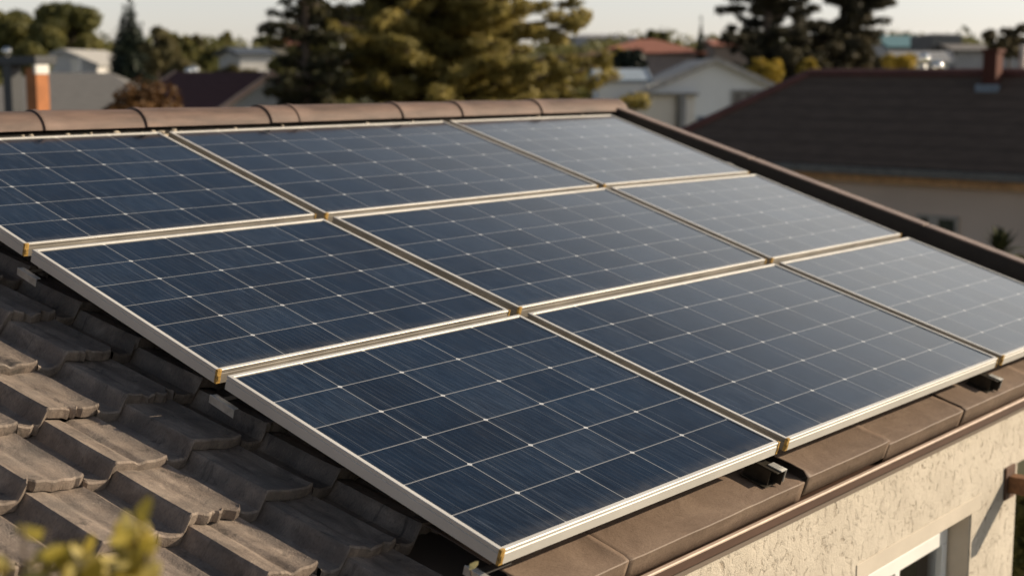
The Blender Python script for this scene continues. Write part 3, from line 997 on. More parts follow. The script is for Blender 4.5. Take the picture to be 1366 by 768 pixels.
# plum roof house with the pinkish verge
g0 = at(357, 95, 37.5)
ANG = AX + R(140)                                        # ridge direction, gable end towards the camera
L_ = 3.6
dirx = np.array([math.cos(ANG), math.sin(ANG)])
c = np.array(g0[:2]) + dirx * (L_ / 2 + 0.05)
prism_house('house', 'dark plum tiled house with a pinkish gable verge, left of the pine', 'house', (c[0], c[1]), ANG, L_, 3.5,
            0.10, 1.02, GREYWHITE, PLUMROOF, over=0.2, th=0.08, vergem=PINKVERGE,
            wins=[('left', 0.2, -1.7, 0.7, 1.3, DARKGLASS, BROWNVERGE)])

# white gable house right of the pine
c = at(935, 97, 50.0)
D0 = 46.0
zr_, ze_ = at(935, 81, D0)[2], at(800, 140, D0)[2]
wg = (1062 - 800) * D0 / FOC
c2 = np.array(at(935, 97, D0 + 5.0)[:2])
ANGW = AX + R(88)
wins = [('left', -(972 - 935) * D0 / FOC, at(972, 150, D0)[2], 0.62, (150 - 123) * D0 / FOC, plain('dull_window_pane', (0.12, 0.12, 0.115), 0.3), plain('grey_window_frame', (0.36, 0.36, 0.35), 0.8)),
        ('left', -(994 - 935) * D0 / FOC, at(972, 150, D0)[2], 0.34, (150 - 123) * D0 / FOC, plain('faded_window_pane', (0.16, 0.16, 0.155), 0.3), plain('grey_sash_frame', (0.38, 0.38, 0.37), 0.8))]
wh, whr, wz = prism_house('house', 'grey white gabled house in shade right of the big pine', 'house', (c2[0], c2[1]), ANGW, 10.0, wg, ze_, zr_, GREYWHITE,
                          PALEROOF, over=0.18, th=0.08, vergem=plain('dull_white_verge', (0.42, 0.40, 0.37), 0.8), wins=wins)
def on_white_front():
    # the low lean-to, its pipe and the blue plinth, on the gable front
    def L(px, py): 
        p = at(px, py, D0)
        return p
    x0, x1, xm = (-(830 - 935)) * D0 / FOC, (-(906 - 935)) * D0 / FOC, (-(888 - 935)) * D0 / FOC
    zt = at(860, 124, D0)[2] - wz
    b = MB(); b.box(-5.45, -5.003, x1, x0, 0.0, zt - 0.08); b.build('porch_wall', PALEBLOCK, wh, world_coords=False)
    b = MB(); b.box(-5.65, -5.004, x1 - 0.12, x0 + 0.12, zt - 0.0795, zt); b.build('porch_roof', plain('grey_porch_roof', (0.30, 0.29, 0.27), 0.8), wh, world_coords=False)
    b = MB(); b.tube([(-5.51, xm, 0.0), (-5.51, xm, zt - 0.09)], [0.16, 0.16], 10); b.build('downpipe', plain('grey_downpipe', (0.22, 0.22, 0.22), 0.6), wh, world_coords=False)
    zb = at(930, 156, D0)[2] - wz
    b = MB(); b.box(-5.06, -5.002, -(1010 - 935) * D0 / FOC, x1 - 0.13, 0.0, zb); b.build('plinth', plain('dark_blue_plinth', (0.10, 0.155, 0.19), 0.8), wh, world_coords=False)
on_white_front()

# dark hipped house on the right
def build_dark_house():
    h = 1.6
    ze, zr = CAM[2] - h, CAM[2] - 0.03
    C = onz(848, 206.5, ze); A = onz(1020, 216, ze); B_ = onz(1366, 232, ze)
    d = (B_ - C)[:2]; d = d / np.linalg.norm(d)
    nb = np.array([-d[1], d[0]])
    if nb @ _f[:2] < 0: nb = -nb
    r_ = 2.42; Lr = 13.0
    zg = -3.3
    C2 = C[:2]
    pts = [C2, C2 + d * Lr, C2 + d * Lr + nb * 2 * r_, C2 + nb * 2 * r_]
    R0, R1 = C2 + d * r_ + nb * r_, C2 + d * (Lr - r_) + nb * r_
    root = empty('house', (C2[0], C2[1], zg), 'beige house under a large dark brown hipped roof at right', 'house')
    b = MB()
    def p3(p, z): return (p[0], p[1], z)
    def uvp(pts3, o, ax):
        return [((np.array(p[:2]) - o) @ ax, p[2] * 1.6) for p in pts3]
    fr = [p3(pts[0], ze), p3(pts[1], ze), p3(R1, zr), p3(R0, zr)]
    bk = [p3(pts[2], ze), p3(pts[3], ze), p3(R0, zr), p3(R1, zr)]
    lf = [p3(pts[3], ze), p3(pts[0], ze), p3(R0, zr)]
    rt = [p3(pts[1], ze), p3(pts[2], ze), p3(R1, zr)]
    for f, ax in ((fr, d), (bk, d), (lf, nb), (rt, nb)):
        b.face(f, uvp(f, C2, ax))
    b.face([p3(pts[3], ze - 0.02), p3(pts[2], ze - 0.02), p3(pts[1], ze - 0.02), p3(pts[0], ze - 0.02)])
    roof_ = b.build('roof', DARKROOF, root)
    # hip and ridge capping, reddish
    m = MB()
    m.tube([p3(pts[0], ze + 0.02), p3(R0, zr + 0.02)], [0.09, 0.09], 8)
    m.tube([p3(R0, zr + 0.02), p3(R1, zr + 0.02)], [0.09, 0.09], 8)
    m.build('ridge_tiles', plain('dark_red_ridge_tiles', (0.12, 0.05, 0.04), 0.8, 0.2, 3), roof_)
    g = MB()
    f0, f1 = pts[0] - nb * 0.07, pts[1] - nb * 0.07
    def slab(mb, a, b2, n0, n1, z0, z1):
        P = [a + nb * n0, b2 + nb * n0, b2 + nb * n1, a + nb * n1]
        mb.hexa([p3(q, z0) for q in P] + [p3(q, z1) for q in P])
    slab(g, pts[0], pts[1], -0.12, -0.003, ze - 0.14, ze - 0.015)
    g.build('gutter', plain('grey_gutter', (0.155, 0.145, 0.125), 0.6), roof_)
    o = MB()
    slab(o, pts[0] + d * 0.3, pts[1] - d * 0.3, 0.15, 0.34, ze - 0.30, ze - 0.021)  # strip added, its orange painted for light bounced under the gutter
    o.build('bounce_strip', plain('orange_bounce_strip', (0.62, 0.36, 0.18), 0.9), root)
    w = MB()
    a, b2 = pts[0] + d * 0.35, pts[1] - d * 0.35
    slab(w, a, b2, 0.35, 2 * r_ - 0.35, zg, ze - 0.022)
    w.build('wall', BEIGEWALL, root)
    # window on the front wall
    def on_wall(px, py):
        o_ = (a + nb * 0.35); dr = ray(px, py)
        n3 = np.array([nb[0], nb[1], 0]); t = ((np.array([o_[0], o_[1], 0]) - CAM) @ n3) / (dr @ n3)
        return CAM + dr * t
    q0, q1 = on_wall(1228, 290), on_wall(1274, 322)
    s0, s1 = (q0[:2] - a) @ d, (q1[:2] - a) @ d
    zt, zb = q0[2], q1[2] - 0.35
    fm = MB()
    def wb(mb, x0, x1, d0, d1, z0, z1):
        slab(mb, a + d * x0, a + d * x1, 0.35 - d1, 0.35 - d0, z0, z1)
    wb(fm, s0 - 0.06, s1 + 0.06, 0.003, 0.05, zt, zt + 0.06)
    wb(fm, s0 - 0.06, s0, 0.003, 0.05, zb, zt); wb(fm, s1, s1 + 0.06, 0.003, 0.05, zb, zt)
    sm = s0 + (s1 - s0) * 0.4
    wb(fm, sm - 0.09, sm + 0.09, 0.003, 0.05, zb, zt); wb(fm, s0 - 0.06, s1 + 0.06, 0.003, 0.06, zb - 0.06, zb)
    wn_ = fm.build('window', plain('beige_window_frame', (0.42, 0.37, 0.31), 0.8), root)
    pn = MB(); wb(pn, s0, s1, 0.004, 0.02, zb, zt); pn.build('pane', plain('dark_green_pane', (0.03, 0.035, 0.02), 0.3), wn_)
    # chimney through the roof near the ridge, with a pale flashing at its foot
    s = 0.0
    def along(px, off):
        t_ = math.atan2(px - 683.0, FOC * math.cos(PITCH) )
        fh = np.array([math.sin(YAW), math.cos(YAW)]); rh = np.array([_r[0], _r[1]])
        q = (math.cos(t_) * fh + math.sin(t_) * rh)
        nq = np.array([-q[1], q[0]])
        o_ = C2 + nb * off
        return ((CAM[:2] - o_) @ nq) / (d @ nq)
    k = along(1310, r_ - 0.25)
    cb = C2 + d * k + nb * (r_ - 0.25)
    hw = 9.5 * np.linalg.norm(cb - CAM[:2]) * 0.94 / FOC
    zc = at(1310, 66, np.linalg.norm((cb - CAM[:2])) * 0.945)[2]
    ch = MB(); slab(ch, cb - d * hw, cb + d * hw, -hw, hw, ze + 0.9, zc - 0.06)
    co_ = ch.build('chimney', REDBRICK, roof_)
    cc = MB(); slab(cc, cb - d * (hw + 0.03), cb + d * (hw + 0.03), -hw - 0.03, hw + 0.03, zc - 0.0595, zc)
    cc.v = cc.v; cc.build('chimney_cap', REDBRICK, roof_)
    fl = MB(); slab(fl, cb - d * (hw + 0.08), cb + d * (hw + 0.08), -hw - 0.1, -hw - 0.002, ze + 1.15, ze + 1.40)
    fl.build('chimney_flashing', plain('bluish_lead_flashing', (0.20, 0.24, 0.28), 0.5), roof_)
    # pale pole behind the ridge
    pb = C2 + d * along(1348, r_ + 0.25) + nb * (r_ + 0.25)
    pz = at(1348, 60, np.linalg.norm(pb - CAM[:2]) * 0.945)[2]
    pm = MB(); pm.tube([(pb[0], pb[1], ze + 0.4), (pb[0], pb[1], pz)], [0.055, 0.055], 10)
    pm.build('vent_pipe', plain('pale_vent_pipe', (0.55, 0.50, 0.44), 0.6), roof_)
build_dark_house()

# more houses towards the horizon
def far_house(px, D, ytop, yeave, wpx, ang, wallm, roofm, label, hip=0.0, depth=6.0, wins=(), vergem=None, cat='house', name='house', over=0.25):
    c = at(px, HOR, D)
    w = wpx * D / FOC
    return prism_house(name, label, cat, (c[0], c[1]), AX + R(ang), w, depth, at(px, yeave, D - depth / 2)[2], at(px, ytop, D)[2], wallm, roofm, hip=hip, over=over, vergem=vergem, wins=wins)

far_house(328, 95.0, 66, 73, 44, 24, WHITEWALL, BLUEROOF, 'small blue white house with dark blue roof on the left slope', depth=6.0)
far_house(385, 140.0, 53, 60, 34, 5, plain('sunlit_cream_wall', (0.75, 0.62, 0.45), 0.9), REDROOF, 'tiny cream house with terracotta roof just left of the pine top', hip=0.8, depth=6.0)
far_house(862, 85.0, 55, 72, 138, -4, plain('pinkish_wall', (0.40, 0.32, 0.28), 0.9), REDROOF, 'long pinkish house with red tiled roof behind the hedge', hip=0.6, depth=9.0,
          wins=[('front', -2.0, at(862, 92, 80)[2], 0.8, 0.6, DARKGLASS, GREYWHITE)])
far_house(826, 48.0, 96, 110, 62, 0, GREYWHITE, plain('pale_blue_metal_roof', (0.30, 0.36, 0.42), 0.5), 'low outbuilding with pale blue metal roof beside the pine', depth=3.6, over=0.1)
far_house(975, 120.0, 55, 62, 60, 0, plain('brown_house_wall', (0.26, 0.20, 0.16), 0.9), REDROOF, 'small brown house peeping between thin cypress and dark conifers', depth=7.0)  # wall plain brown on every side
far_house(1200, 100.0, 50, 64, 66, 0, WHITEWALL, TEALROOF, 'building with a teal metal roof behind the yellow bush', depth=8.0)
far_house(1246, 92.0, 47, 49, 38, 0, plain('dark_grey_block_wall', (0.17, 0.17, 0.165), 0.9), plain('flat_grey_roof', (0.2, 0.2, 0.2), 0.9), 'dark grey flat roofed block beside the teal roof', depth=5.0, hip=0.3, over=0.02)
far_house(1225, 60.0, 72, 84, 60, -10, GREYWHITE, plain('grey_shed_roof', (0.28, 0.28, 0.28), 0.7), 'grey shed with a shining window behind the dark roof', depth=4.0,
          wins=[('front', 0.5, at(1230, 92, 58)[2], 0.5, 0.3, DARKGLASS, WHITEPVC)])
far_house(1325, 70.0, 62, 69, 130, -6, plain('grey_stone_wall', (0.33, 0.33, 0.34), 0.9), plain('grey_brown_roof', (0.17, 0.155, 0.14), 0.8), 'long low grey house at the far right behind the red chimney', depth=6.0)
far_house(800, 260.0, 47, 51, 90, 8, plain('bluish_far_wall', (0.30, 0.31, 0.34), 0.9), plain('far_grey_roof', (0.25, 0.25, 0.27), 0.9), 'grey far off block on the skyline right of the pine', depth=14.0, hip=0.4)

# polished balls on pipes, added to make sun glints
CHROME = plain('glint_ball_steel', (0.9, 0.86, 0.78), 0.06, 0.02, 3, 1.0)
def glint(px, py, D, r_, label):
    a = at(px, py, D)
    root = empty('glint_ball', (a[0], a[1], a[2] - 1.2), label, 'glint')
    b = MB(); b.tube([(a[0], a[1], a[2] - 1.2), (a[0], a[1], a[2])], [r_ * 0.4] * 2, 10); b.build('glint_ball_pipe', GALV, root, smooth=True)
    b = MB()
    rows = [[(a[0] + r_ * math.sin(t) * math.cos(p), a[1] + r_ * math.sin(t) * math.sin(p), a[2] + r_ * math.cos(t)) for p in [2 * math.pi * k / 20 for k in range(21)]] for t in [math.pi * q / 12 for q in range(13)]]
    b.grid([r2[::-1] for r2 in rows]); b.build('mirror_ball', CHROME, root, smooth=True)
glint(252, 95, 49.0, 0.13, 'added mirror ball for a sun glint above the plum roof, left of a pair')
glint(259, 95, 49.5, 0.16, 'larger added mirror ball glinting above the plum roof, right of a pair')
glint(9, 69, 40.0, 0.12, 'small added mirror ball glinting in front of the leftmost trees')
glint(1233, 78, 55.0, 0.20, 'added mirror ball glinting brightly above the grey shed by the yellow bush')
glint(1251, 89, 56.0, 0.22, 'lower added mirror ball glinting brightly right of the yellow bush')

# ------------------------------------------------------------------ trees
def leaf_mesh(name, C, Rr, n, size, seed, mat_, parent, flat=1.0, tint=None, shell=0.55):
    """n leaf faces spread through the ellipsoidal clumps C (m,3) of radii Rr (m,3)"""
    rg = np.random.default_rng(seed)
    C = np.asarray(C, float); Rr = np.asarray(Rr, float)
    wgt = (Rr[:, 0] * Rr[:, 1] * Rr[:, 2]) ** (2 / 3.0); wgt /= wgt.sum()
    idx = rg.choice(len(C), n, p=wgt)
    d = rg.normal(size=(n, 3)); d /= np.linalg.norm(d, axis=1)[:, None]
    rad = rg.random(n) ** (1 / 3.0) * (1 - shell) + shell * (0.75 + 0.35 * rg.random(n))
    p = C[idx] + d * Rr[idx] * rad[:, None]
    nr = d + rg.normal(size=(n, 3)) * 0.75; nr[:, 2] += 0.25
    nr /= np.linalg.norm(nr, axis=1)[:, None]
    a = np.cross(nr, rg.normal(size=(n, 3))); a /= np.linalg.norm(a, axis=1)[:, None]
    b = np.cross(nr, a)
    sz = size * (0.6 + 0.8 * rg.random(n))[:, None]
    asp = 0.42 * flat
    V = np.stack([p - a * sz, p + b * sz * asp - a * sz * 0.1, p + a * sz, p - b * sz * asp - a * sz * 0.1], 1).reshape(-1, 3)
    root = parent
    V = V - np.array(root.location)
    me = bpy.data.meshes.new(name)
    me.vertices.add(n * 4); me.vertices.foreach_set('co', V.ravel())
    me.loops.add(n * 4); me.loops.foreach_set('vertex_index', np.arange(n * 4, dtype=np.int32))
    me.polygons.add(n); me.polygons.foreach_set('loop_start', np.arange(0, n * 4, 4, dtype=np.int32))
    me.update(calc_edges=True)
    ct = rg.random(len(C)) if tint is None else tint
    tv = np.clip(ct[idx] * 0.6 + rg.random(n) * 0.4, 0, 1)
    at_ = me.attributes.new('tint', 'FLOAT', 'POINT'); at_.data.foreach_set('value', np.repeat(tv, 4).astype(np.float32))
    me.materials.append(mat_)
    o = bpy.data.objects.new(name, me); COL.objects.link(o); o.parent = parent
    return o

L_OLIVE = m_leaf('olive_leaves', (0.065, 0.072, 0.022), (0.145, 0.138, 0.042), (0.26, 0.225, 0.07), 0.32)
L_GOLD = m_leaf('golden_pine_needles', (0.10, 0.09, 0.026), (0.30, 0.245, 0.070), (0.55, 0.44, 0.15), 0.4)
L_DARK = m_leaf('dark_conifer_needles', (0.030, 0.029, 0.018), (0.058, 0.052, 0.029), (0.13, 0.108, 0.055), 0.28)
L_DKOL = m_leaf('dark_olive_needles', (0.022, 0.024, 0.012), (0.048, 0.046, 0.020), (0.12, 0.10, 0.038), 0.25)
L_CYP = m_leaf('cypress_foliage', (0.010, 0.016, 0.011), (0.018, 0.027, 0.016), (0.034, 0.045, 0.022), 0.1)
L_RED = m_leaf('reddish_autumn_leaves', (0.08, 0.040, 0.014), (0.14, 0.070, 0.024), (0.20, 0.105, 0.036), 0.3)
L_YEL = m_leaf('yellow_leaves', (0.18, 0.14, 0.026), (0.36, 0.26, 0.04), (0.55, 0.40, 0.07), 0.4)
L_SAGE = m_leaf('sage_leaves', (0.085, 0.078, 0.034), (0.155, 0.132, 0.056), (0.23, 0.19, 0.085), 0.3)
L_BROWN = m_leaf('brown_green_leaves', (0.05, 0.045, 0.028), (0.10, 0.082, 0.042), (0.17, 0.135, 0.07), 0.3)

def tree_root(name, label, cat, x, y, group=None):
    return empty(name, (x, y, ground_z(x, y)), label, cat, group)

def trunk(root, x, y, z1, r0, limbs=(), seed=0):
    b = MB(); zg = ground_z(x, y) - 0.2
    rr = random.Random(seed)
    n = 6
    pts = [(x + rr.uniform(-1, 1) * r0 * 0.4 * (k > 0), y + rr.uniform(-1, 1) * r0 * 0.4 * (k > 0), zg + (z1 - zg) * k / n) for k in range(n + 1)]
    b.tube(pts, [r0 * (1.15 - 0.95 * k / n) for k in range(n + 1)], 9)
    for (p, q, r_) in limbs:
        m_ = tuple((a + c_) / 2 + rr.uniform(-0.1, 0.1) for a, c_ in zip(p, q))
        b.tube([p, m_, q], [r_, r_ * 0.7, r_ * 0.25], 6)
    return b.build('trunk', BARK, root, smooth=True)

def broad_tree(px, ytop, ybot, wpx, D, mat_, label, seed, n=9000, leaf=0.16, name='tree', cat='tree', nclump=34, group=None, xs=None, rsc=1.0):
    a = at(px, (ytop + ybot) / 2, D)
    hw = wpx * D / FOC / 2; hh = (ybot - ytop) * D / FOC / 2
    rg = np.random.default_rng(seed)
    root = tree_root(name, label, cat, a[0], a[1], group)
    C, Rr = [], []
    for k in range(nclump):
        d = rg.normal(size=3); d /= np.linalg.norm(d)
        q = rg.random() ** 0.4 * 0.74
        C.append((a[0] + d[0] * hw * q, a[1] + d[1] * hw * q * 0.9, a[2] + d[2] * hh * q))
        s = rg.uniform(0.20, 0.36) * rsc
        m_ = min(hw, hh * 1.3)
        Rr.append((s * m_, s * m_, s * min(hh, m_) * 0.9))
    leaf_mesh('crown', C, Rr, n, leaf, seed, mat_, root)
    limbs = [((a[0], a[1], a[2] - hh * 0.7), C[k], 0.03 * hw + 0.02) for k in range(0, nclump, 3)]
    trunk(root, a[0], a[1], a[2] + hh * 0.3, 0.05 * hw + 0.05, limbs, seed)
    return root

def cypress(px, ytop, D, wpx, label, seed, ybot, n=6000, leaf=0.14, mat_=None):
    a = at(px, ytop, D); zt = a[2]; zb = ground_z(a[0], a[1]) + 0.4
    hw = wpx * D / FOC / 2
    rg = np.random.default_rng(seed)
    root = tree_root('cypress_tree', label, 'tree', a[0], a[1])
    zf = at(px, ybot, D)[2]
    C, Rr = [], []
    nl = 34
    for k in range(nl):
        t = k / (nl - 1)
        z = zb + (zt - zb) * (1 - (1 - t) ** 1.15)
        fr_ = (zt - z) / (zt - zf)
        r_ = hw * min(1.05, max(0.0, fr_) ** 0.8)
        m_ = max(1, int(7 * r_ / hw))
        for q in range(m_):
            th = rg.random() * 6.283; rr = r_ * 0.55 * (rg.random() ** 0.5)
            C.append((a[0] + rr * math.cos(th), a[1] + rr * math.sin(th), z - 0.1))
            Rr.append((max(0.05, r_ * 0.45), max(0.05, r_ * 0.45), max(0.25, r_ * 0.9)))
    leaf_mesh('crown', C, Rr, n, leaf, seed, mat_ or L_CYP, root, flat=0.7)
    trunk(root, a[0], a[1], zb + (zt - zb) * 0.8, hw * 0.12 + 0.03, (), seed)

def conifer(px, D, ytop, half_at, label, mat_, seed, n, leaf, name='pine_tree', gaps=0.25, zlow=None, whorl=0.55, upturn=0.1, clump=0.6, cat='tree', power=0.8):
    """half_at: crown half width in metres at ground level of the crown"""
    a = at(px, HOR, D); zt = at(px, ytop, D)[2]
    zg = ground_z(a[0], a[1]); z0 = zg + 1.0 if zlow is None else zlow
    rg = np.random.default_rng(seed)
    root = tree_root(name, label, cat, a[0], a[1])
    C, Rr, limbs, T = [], [], [], []
    z = z0
    while z < zt - 0.3:
        t = (z - z0) / (zt - z0)
        Rz = half_at * (1 - t) ** power
        nb_ = max(4, int(9 * (0.5 + 0.6 * (1 - t))))
        for k in range(nb_):
            if rg.random() < gaps: continue
            th = rg.random() * 6.283
            Lb = Rz * rg.uniform(0.62, 1.08)
            tw = rg.random()
            zz = z + rg.uniform(-0.3, 0.3)
            nseg = max(2, int(Lb / (clump * 0.8)))
            for q in range(nseg):
                f = (q + 0.7) / nseg
                if f < 0.25 and rg.random() < 0.6: continue
                r_ = Lb * f
                wob = rg.normal(size=3) * clump * 0.28
                C.append((a[0] + r_ * math.cos(th) + wob[0], a[1] + r_ * math.sin(th) + wob[1], zz + upturn * r_ * f + wob[2] * 0.7))
                s = clump * rg.uniform(0.55, 1.05) * (1.1 - 0.35 * f)
                Rr.append((s, s, s * 0.55)); T.append(np.clip(tw * 0.5 + rg.random() * 0.5, 0, 1))
            limbs.append(((a[0], a[1], zz - 0.1), (a[0] + Lb * math.cos(th), a[1] + Lb * math.sin(th), zz + upturn * Lb), 0.05 + 0.012 * Lb))
        z += whorl * rg.uniform(0.8, 1.2)
    leaf_mesh('crown', C, Rr, n, leaf, seed, mat_, root, flat=0.55, tint=np.array(T), shell=0.08)
    trunk(root, a[0], a[1], zt - 0.4, 0.06 * half_at + 0.06, limbs, seed)
    return root

# left group
broad_tree(18, 6, 105, 125, 92.0, L_OLIVE, 'rounded olive green tree at the left picture edge', 11, 9000, 0.22)
broad_tree(92, 2, 108, 125, 88.0, L_OLIVE, 'tall dense olive green tree left of the cypress', 12, 12000, 0.22)
broad_tree(40, 50, 112, 60, 70.0, L_OLIVE, 'low bright green bush tree behind the orange chimney', 13, 5000, 0.16)
cypress(171, -16, 72.0, 84, 'broad dark cypress at left with its tip leaving the picture', 14, 118, 20000, 0.17)
broad_tree(212, 24, 132, 58, 60.0, L_SAGE, 'tall sage brown tree right of the broad cypress', 15, 7000, 0.15, nclump=26)
broad_tree(242, 72, 132, 46, 58.0, L_SAGE, 'yellowish low tree right behind the reddish bush', 16, 4000, 0.14, nclump=18)
broad_tree(243, 40, 96, 46, 125.0, L_OLIVE, 'far dark green tree above the plum roof', 17, 3500, 0.3, nclump=18)
broad_tree(262, 42, 88, 30, 140.0, L_SAGE, 'small far tree with pointed top on the left slope', 18, 2500, 0.3, nclump=14)
broad_tree(282, 52, 100, 62, 130.0, L_OLIVE, 'wide far green tree on the left slope', 19, 4000, 0.3, nclump=20)
broad_tree(302, 40, 80, 26, 170.0, L_OLIVE, 'round topped dark tree on the left skyline', 20, 2500, 0.34, nclump=14)
broad_tree(349, 45, 92, 44, 150.0, L_OLIVE, 'dome shaped far tree on the skyline beside the tiny cream house', 21, 3500, 0.34, nclump=18)
broad_tree(378, 68, 110, 48, 90.0, L_OLIVE, 'bright far bush below the tiny cream house', 22, 3500, 0.22, nclump=16)
broad_tree(318, 84, 112, 60, 80.0, L_SAGE, 'low yellowish shrub row below the small blue house', 23, 3500, 0.18, name='shrub', cat='shrub', nclump=16)
broad_tree(196, 84, 330, 172, 30.0, L_RED, 'reddish brown bush behind the ridge at left', 24, 22000, 0.07, name='bush', cat='bush', nclump=110)
# the big pine and its dark neighbour
conifer(585, 40.0, -400, 5.8, 'very large golden green pine in the middle behind the ridge', L_GOLD, 33, 200000, 0.14, gaps=0.08, zlow=-2.0, whorl=0.34, clump=0.44, power=0.75)
conifer(410, 36.0, -330, 1.3, 'slender dark pine at left of the big golden pine', L_DKOL, 32, 20000, 0.11, gaps=0.34, zlow=-2.5, whorl=0.34, clump=0.30, power=0.35)
# right group
conifer(1022, 74.0, -260, 3.3, 'dark backlit conifer right of the thin cypress', L_DARK, 41, 56000, 0.2, gaps=0.16, zlow=-1.8, whorl=0.62, clump=0.55, power=0.35)
conifer(1120, 78.0, -240, 3.3, 'dark airy backlit conifer left of the teal roof', L_DARK, 42, 48000, 0.2, gaps=0.24, zlow=-1.6, whorl=0.66, clump=0.55, power=0.35)
broad_tree(1128, 44, 104, 110, 74.0, L_BROWN, 'brown leafy shrub mass under the airy conifer', 43, 6000, 0.18, name='shrub', cat='shrub', nclump=26)
cypress(935, 22, 80.0, 19, 'thin dark cypress spire between red roof and conifers', 44, 84, 4000, 0.14)
broad_tree(1022, 74, 116, 66, 56.0, L_YEL, 'yellow green bush beside the gable of the grey white house', 45, 5000, 0.13, name='bush', cat='bush', nclump=24)
broad_tree(1078, 74, 112, 32, 60.0, L_YEL, 'small yellow bush left end of the dark roof ridge', 46, 2500, 0.13, name='bush', cat='bush', nclump=14)
broad_tree(1204, 69, 112, 64, 50.0, L_YEL, 'golden yellow bush behind the dark roof ridge', 47, 5000, 0.12, name='bush', cat='bush', nclump=24)
broad_tree(1348, 22, 84, 92, 62.0, L_BROWN, 'sparse brown green tree at top right edge', 48, 2600, 0.13, nclump=24, rsc=0.7)
broad_tree(826, 66, 98, 66, 54.0, L_YEL, 'yellow green hedge bush beside the big pine', 49, 4500, 0.14, name='hedge_bush', cat='hedge', nclump=24)
broad_tree(876, 40, 64, 54, 150.0, L_OLIVE, 'dome shaped clipped tree above the red roof', 50, 6000, 0.24, nclump=26)
def hedge():
    D = 52.0
    a = at(825, 90, D); root = tree_root('hedge', 'dark clipped hedge strip below the yellow green hedge bush', 'hedge', a[0], a[1])
    C, Rr = [], []
    rg = np.random.default_rng(3)
    for k in range(26):
        s = (k / 25 - 0.5) * 62 * D / FOC
        for z in np.linspace(ground_z(a[0], a[1]) + 0.3, at(825, 84, D)[2], 5):
            C.append((a[0] + _r[0] * s, a[1] + _r[1] * s, z)); Rr.append((0.22, 0.22, 0.5))
    leaf_mesh('crown', C, Rr, 7000, 0.13, 4, L_CYP, root)
    trunk(root, a[0], a[1], a[2] - 0.5, 0.08)
hedge()

def far_woods():
    rg = np.random.default_rng(77)
    o0 = bpy.data.objects.new('tmp', None)
    C, Rr = [], []
    for k in range(640):
        az = R(rg.uniform(18, 84)); d = rg.uniform(175, 300) if k < 420 else rg.uniform(95, 175)
        x, y = CAM[0] + d * math.sin(az), CAM[1] + d * math.cos(az)
        z = ground_z(x, y); h = rg.uniform(1.2, 3.2)
        for q in range(3):
            C.append((x + rg.normal() * 1.2, y + rg.normal() * 1.2, z + h * rg.uniform(0.2, 0.8))); Rr.append((1.6, 1.6, h * 0.45))
    o = leaf_mesh('far_woods', C, Rr, 40000, 0.5, 78, L_OLIVE, o0)
    o.parent = None
    bpy.data.objects.remove(o0)
    tag(o, 'low wooded skyline of far trees and scrub along the horizon', 'woods', kind='stuff')
far_woods()

def spiky(px, py, D, label, seed, hpx):
    """a yucca like plant in front of the beige wall"""
    a = at(px, py, D); rr = random.Random(seed)
    root = empty('yucca_plant', (a[0], a[1], -3.2), label, 'plant')
    t = MB(); t.tube([(a[0], a[1], -3.3), (a[0] + 0.05, a[1], a[2] - 0.2), (a[0], a[1], a[2])], [0.09, 0.07, 0.05], 8); t.build('trunk', BARK, root, smooth=True)
    b = MB()
    for k in range(70):
        th = rr.uniform(0, 6.283); el = rr.uniform(-0.3, 1.45); L = hpx * D / FOC * rr.uniform(0.7, 1.1)
        d = Vector((math.cos(th) * math.cos(el), math.sin(th) * math.cos(el), math.sin(el)))
        sd_ = d.cross(Vector((0, 0, 1))).normalized() * 0.028
        o = Vector(a); m_ = o + d * L * 0.55; e = o + d * L + Vector((0, 0, -0.12 * L * math.cos(el)))
        b.face([o - sd_ * 0.6, o + sd_ * 0.6, m_ + sd_, m_ - sd_]); b.face([m_ - sd_, m_ + sd_, e])
    b.build('leaves', plain('yucca_leaves', (0.05, 0.055, 0.025), 0.8, 0.4, 2, spec=0.1), root)
spiky(1333, 338, 15.0, 'spiky yucca plant standing in front of the beige wall at right', 5, 40)
broad_tree(1362, 338, 380, 52, 15.5, L_BROWN, 'low dark shrub under the yucca at the right edge', 52, 3000, 0.05, name='shrub', cat='shrub', nclump=16)

# greenery seen beyond the wall end, through the porch
broad_tree(1400, 610, 860, 150, 8.6, L_OLIVE, 'sunlit green garden shrub beyond the end of the cream wall', 53, 9000, 0.05, name='shrub', cat='shrub', nclump=40)

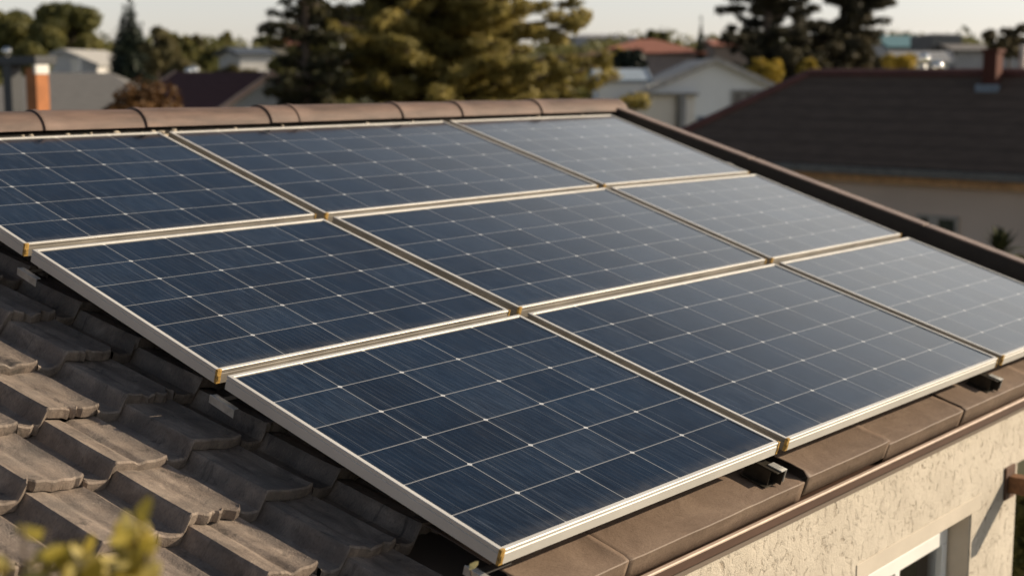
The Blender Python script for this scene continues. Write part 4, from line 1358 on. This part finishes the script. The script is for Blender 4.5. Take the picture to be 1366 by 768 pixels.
# the shrub in front of the eave, its leafy tips out of focus
def near_shrub(tips, base, label, seed, mat_, leafL):
    rr = random.Random(seed)
    root = empty('shrub', (base[0], base[1], -3.2), label, 'shrub')
    st = MB(); lf = MB()
    for (p, n_, spread) in tips:
        p = Vector(p)
        j = Vector((base[0] + (p.x - base[0]) * 0.35, base[1] + (p.y - base[1]) * 0.35, -1.6))
        k1 = Vector((base[0] + (p.x - base[0]) * 0.85, base[1] + (p.y - base[1]) * 0.85, p.z - 0.5))
        st.tube([(base[0], base[1], -3.25), j, k1, p], [0.02, 0.014, 0.007, 0.002], 6)
        for q in range(n_):
            t = rr.random() ** 1.6
            o = p + (k1 - p) * t * 0.75 + Vector((rr.gauss(0, 1), rr.gauss(0, 1), rr.gauss(0, 1))) * spread * (0.25 + t)
            th = rr.uniform(0, 6.283); el = rr.uniform(-0.3, 1.2)
            d = Vector((math.cos(th) * math.cos(el), math.sin(th) * math.cos(el), math.sin(el)))
            L = leafL * rr.uniform(0.6, 1.15)
            s = d.cross(Vector((rr.gauss(0, 1), rr.gauss(0, 1), rr.gauss(0, 1)))).normalized()
            nn = d.cross(s) * L * 0.08
            w_ = s * L * 0.30
            lf.face([o, o + d * L * 0.35 + w_ - nn, o + d * L * 0.8 + w_ * 0.6, o + d * L, o + d * L * 0.8 - w_ * 0.6, o + d * L * 0.35 - w_ - nn])
    lf.build('leaves', mat_, root)
    st.build('stems', BARK, root, smooth=True)
def m_nearleaf():
    g = NG('yellow_green_shrub_leaves')
    n = g.n('ShaderNodeNewGeometry')
    c = g.ramp(n.outputs['Random Per Island'], [(0.0, (0.22, 0.18, 0.02)), (0.5, (0.50, 0.39, 0.07)), (1.0, (0.72, 0.62, 0.28))])
    g.set(Base_Color=c, Roughness=0.45)
    tr = g.n('ShaderNodeBsdfTranslucent'); mx = g.n('ShaderNodeMixShader')
    g.l(c, tr.inputs[0]); mx.inputs[0].default_value = 0.35
    g.l(g.b.outputs[0], mx.inputs[1]); g.l(tr.outputs[0], mx.inputs[2]); g.l(mx.outputs[0], g.t.nodes['Material Output'].inputs[0])
    return g.mat
NEARLEAF = m_nearleaf()
DN = 1.5
near_shrub([(at(30, 696, DN), 8, 0.016), (at(62, 702, DN), 5, 0.012), (at(95, 736, DN), 15, 0.022), (at(182, 704, DN), 27, 0.017), (at(120, 738, DN + 0.05), 23, 0.028), (at(60, 746, DN), 20, 0.028),
            (at(196, 738, DN), 23, 0.022), (at(150, 748, DN), 27, 0.028), (at(10, 738, DN), 13, 0.024), (at(100, 772, DN), 37, 0.035), (at(180, 786, DN), 37, 0.035), (at(20, 780, DN), 30, 0.035)],
           (-1.75, -0.85), 'yellow green shrub with blurred leaves at the lower left corner', 3, NEARLEAF, 0.040)
near_shrub([(at(628, 760, 3.0), 10, 0.006), (at(640, 775, 3.0), 14, 0.01)], (0.05, -0.35), 'single yellow green shoot tip below the nearest panel corner', 4, NEARLEAF, 0.026)
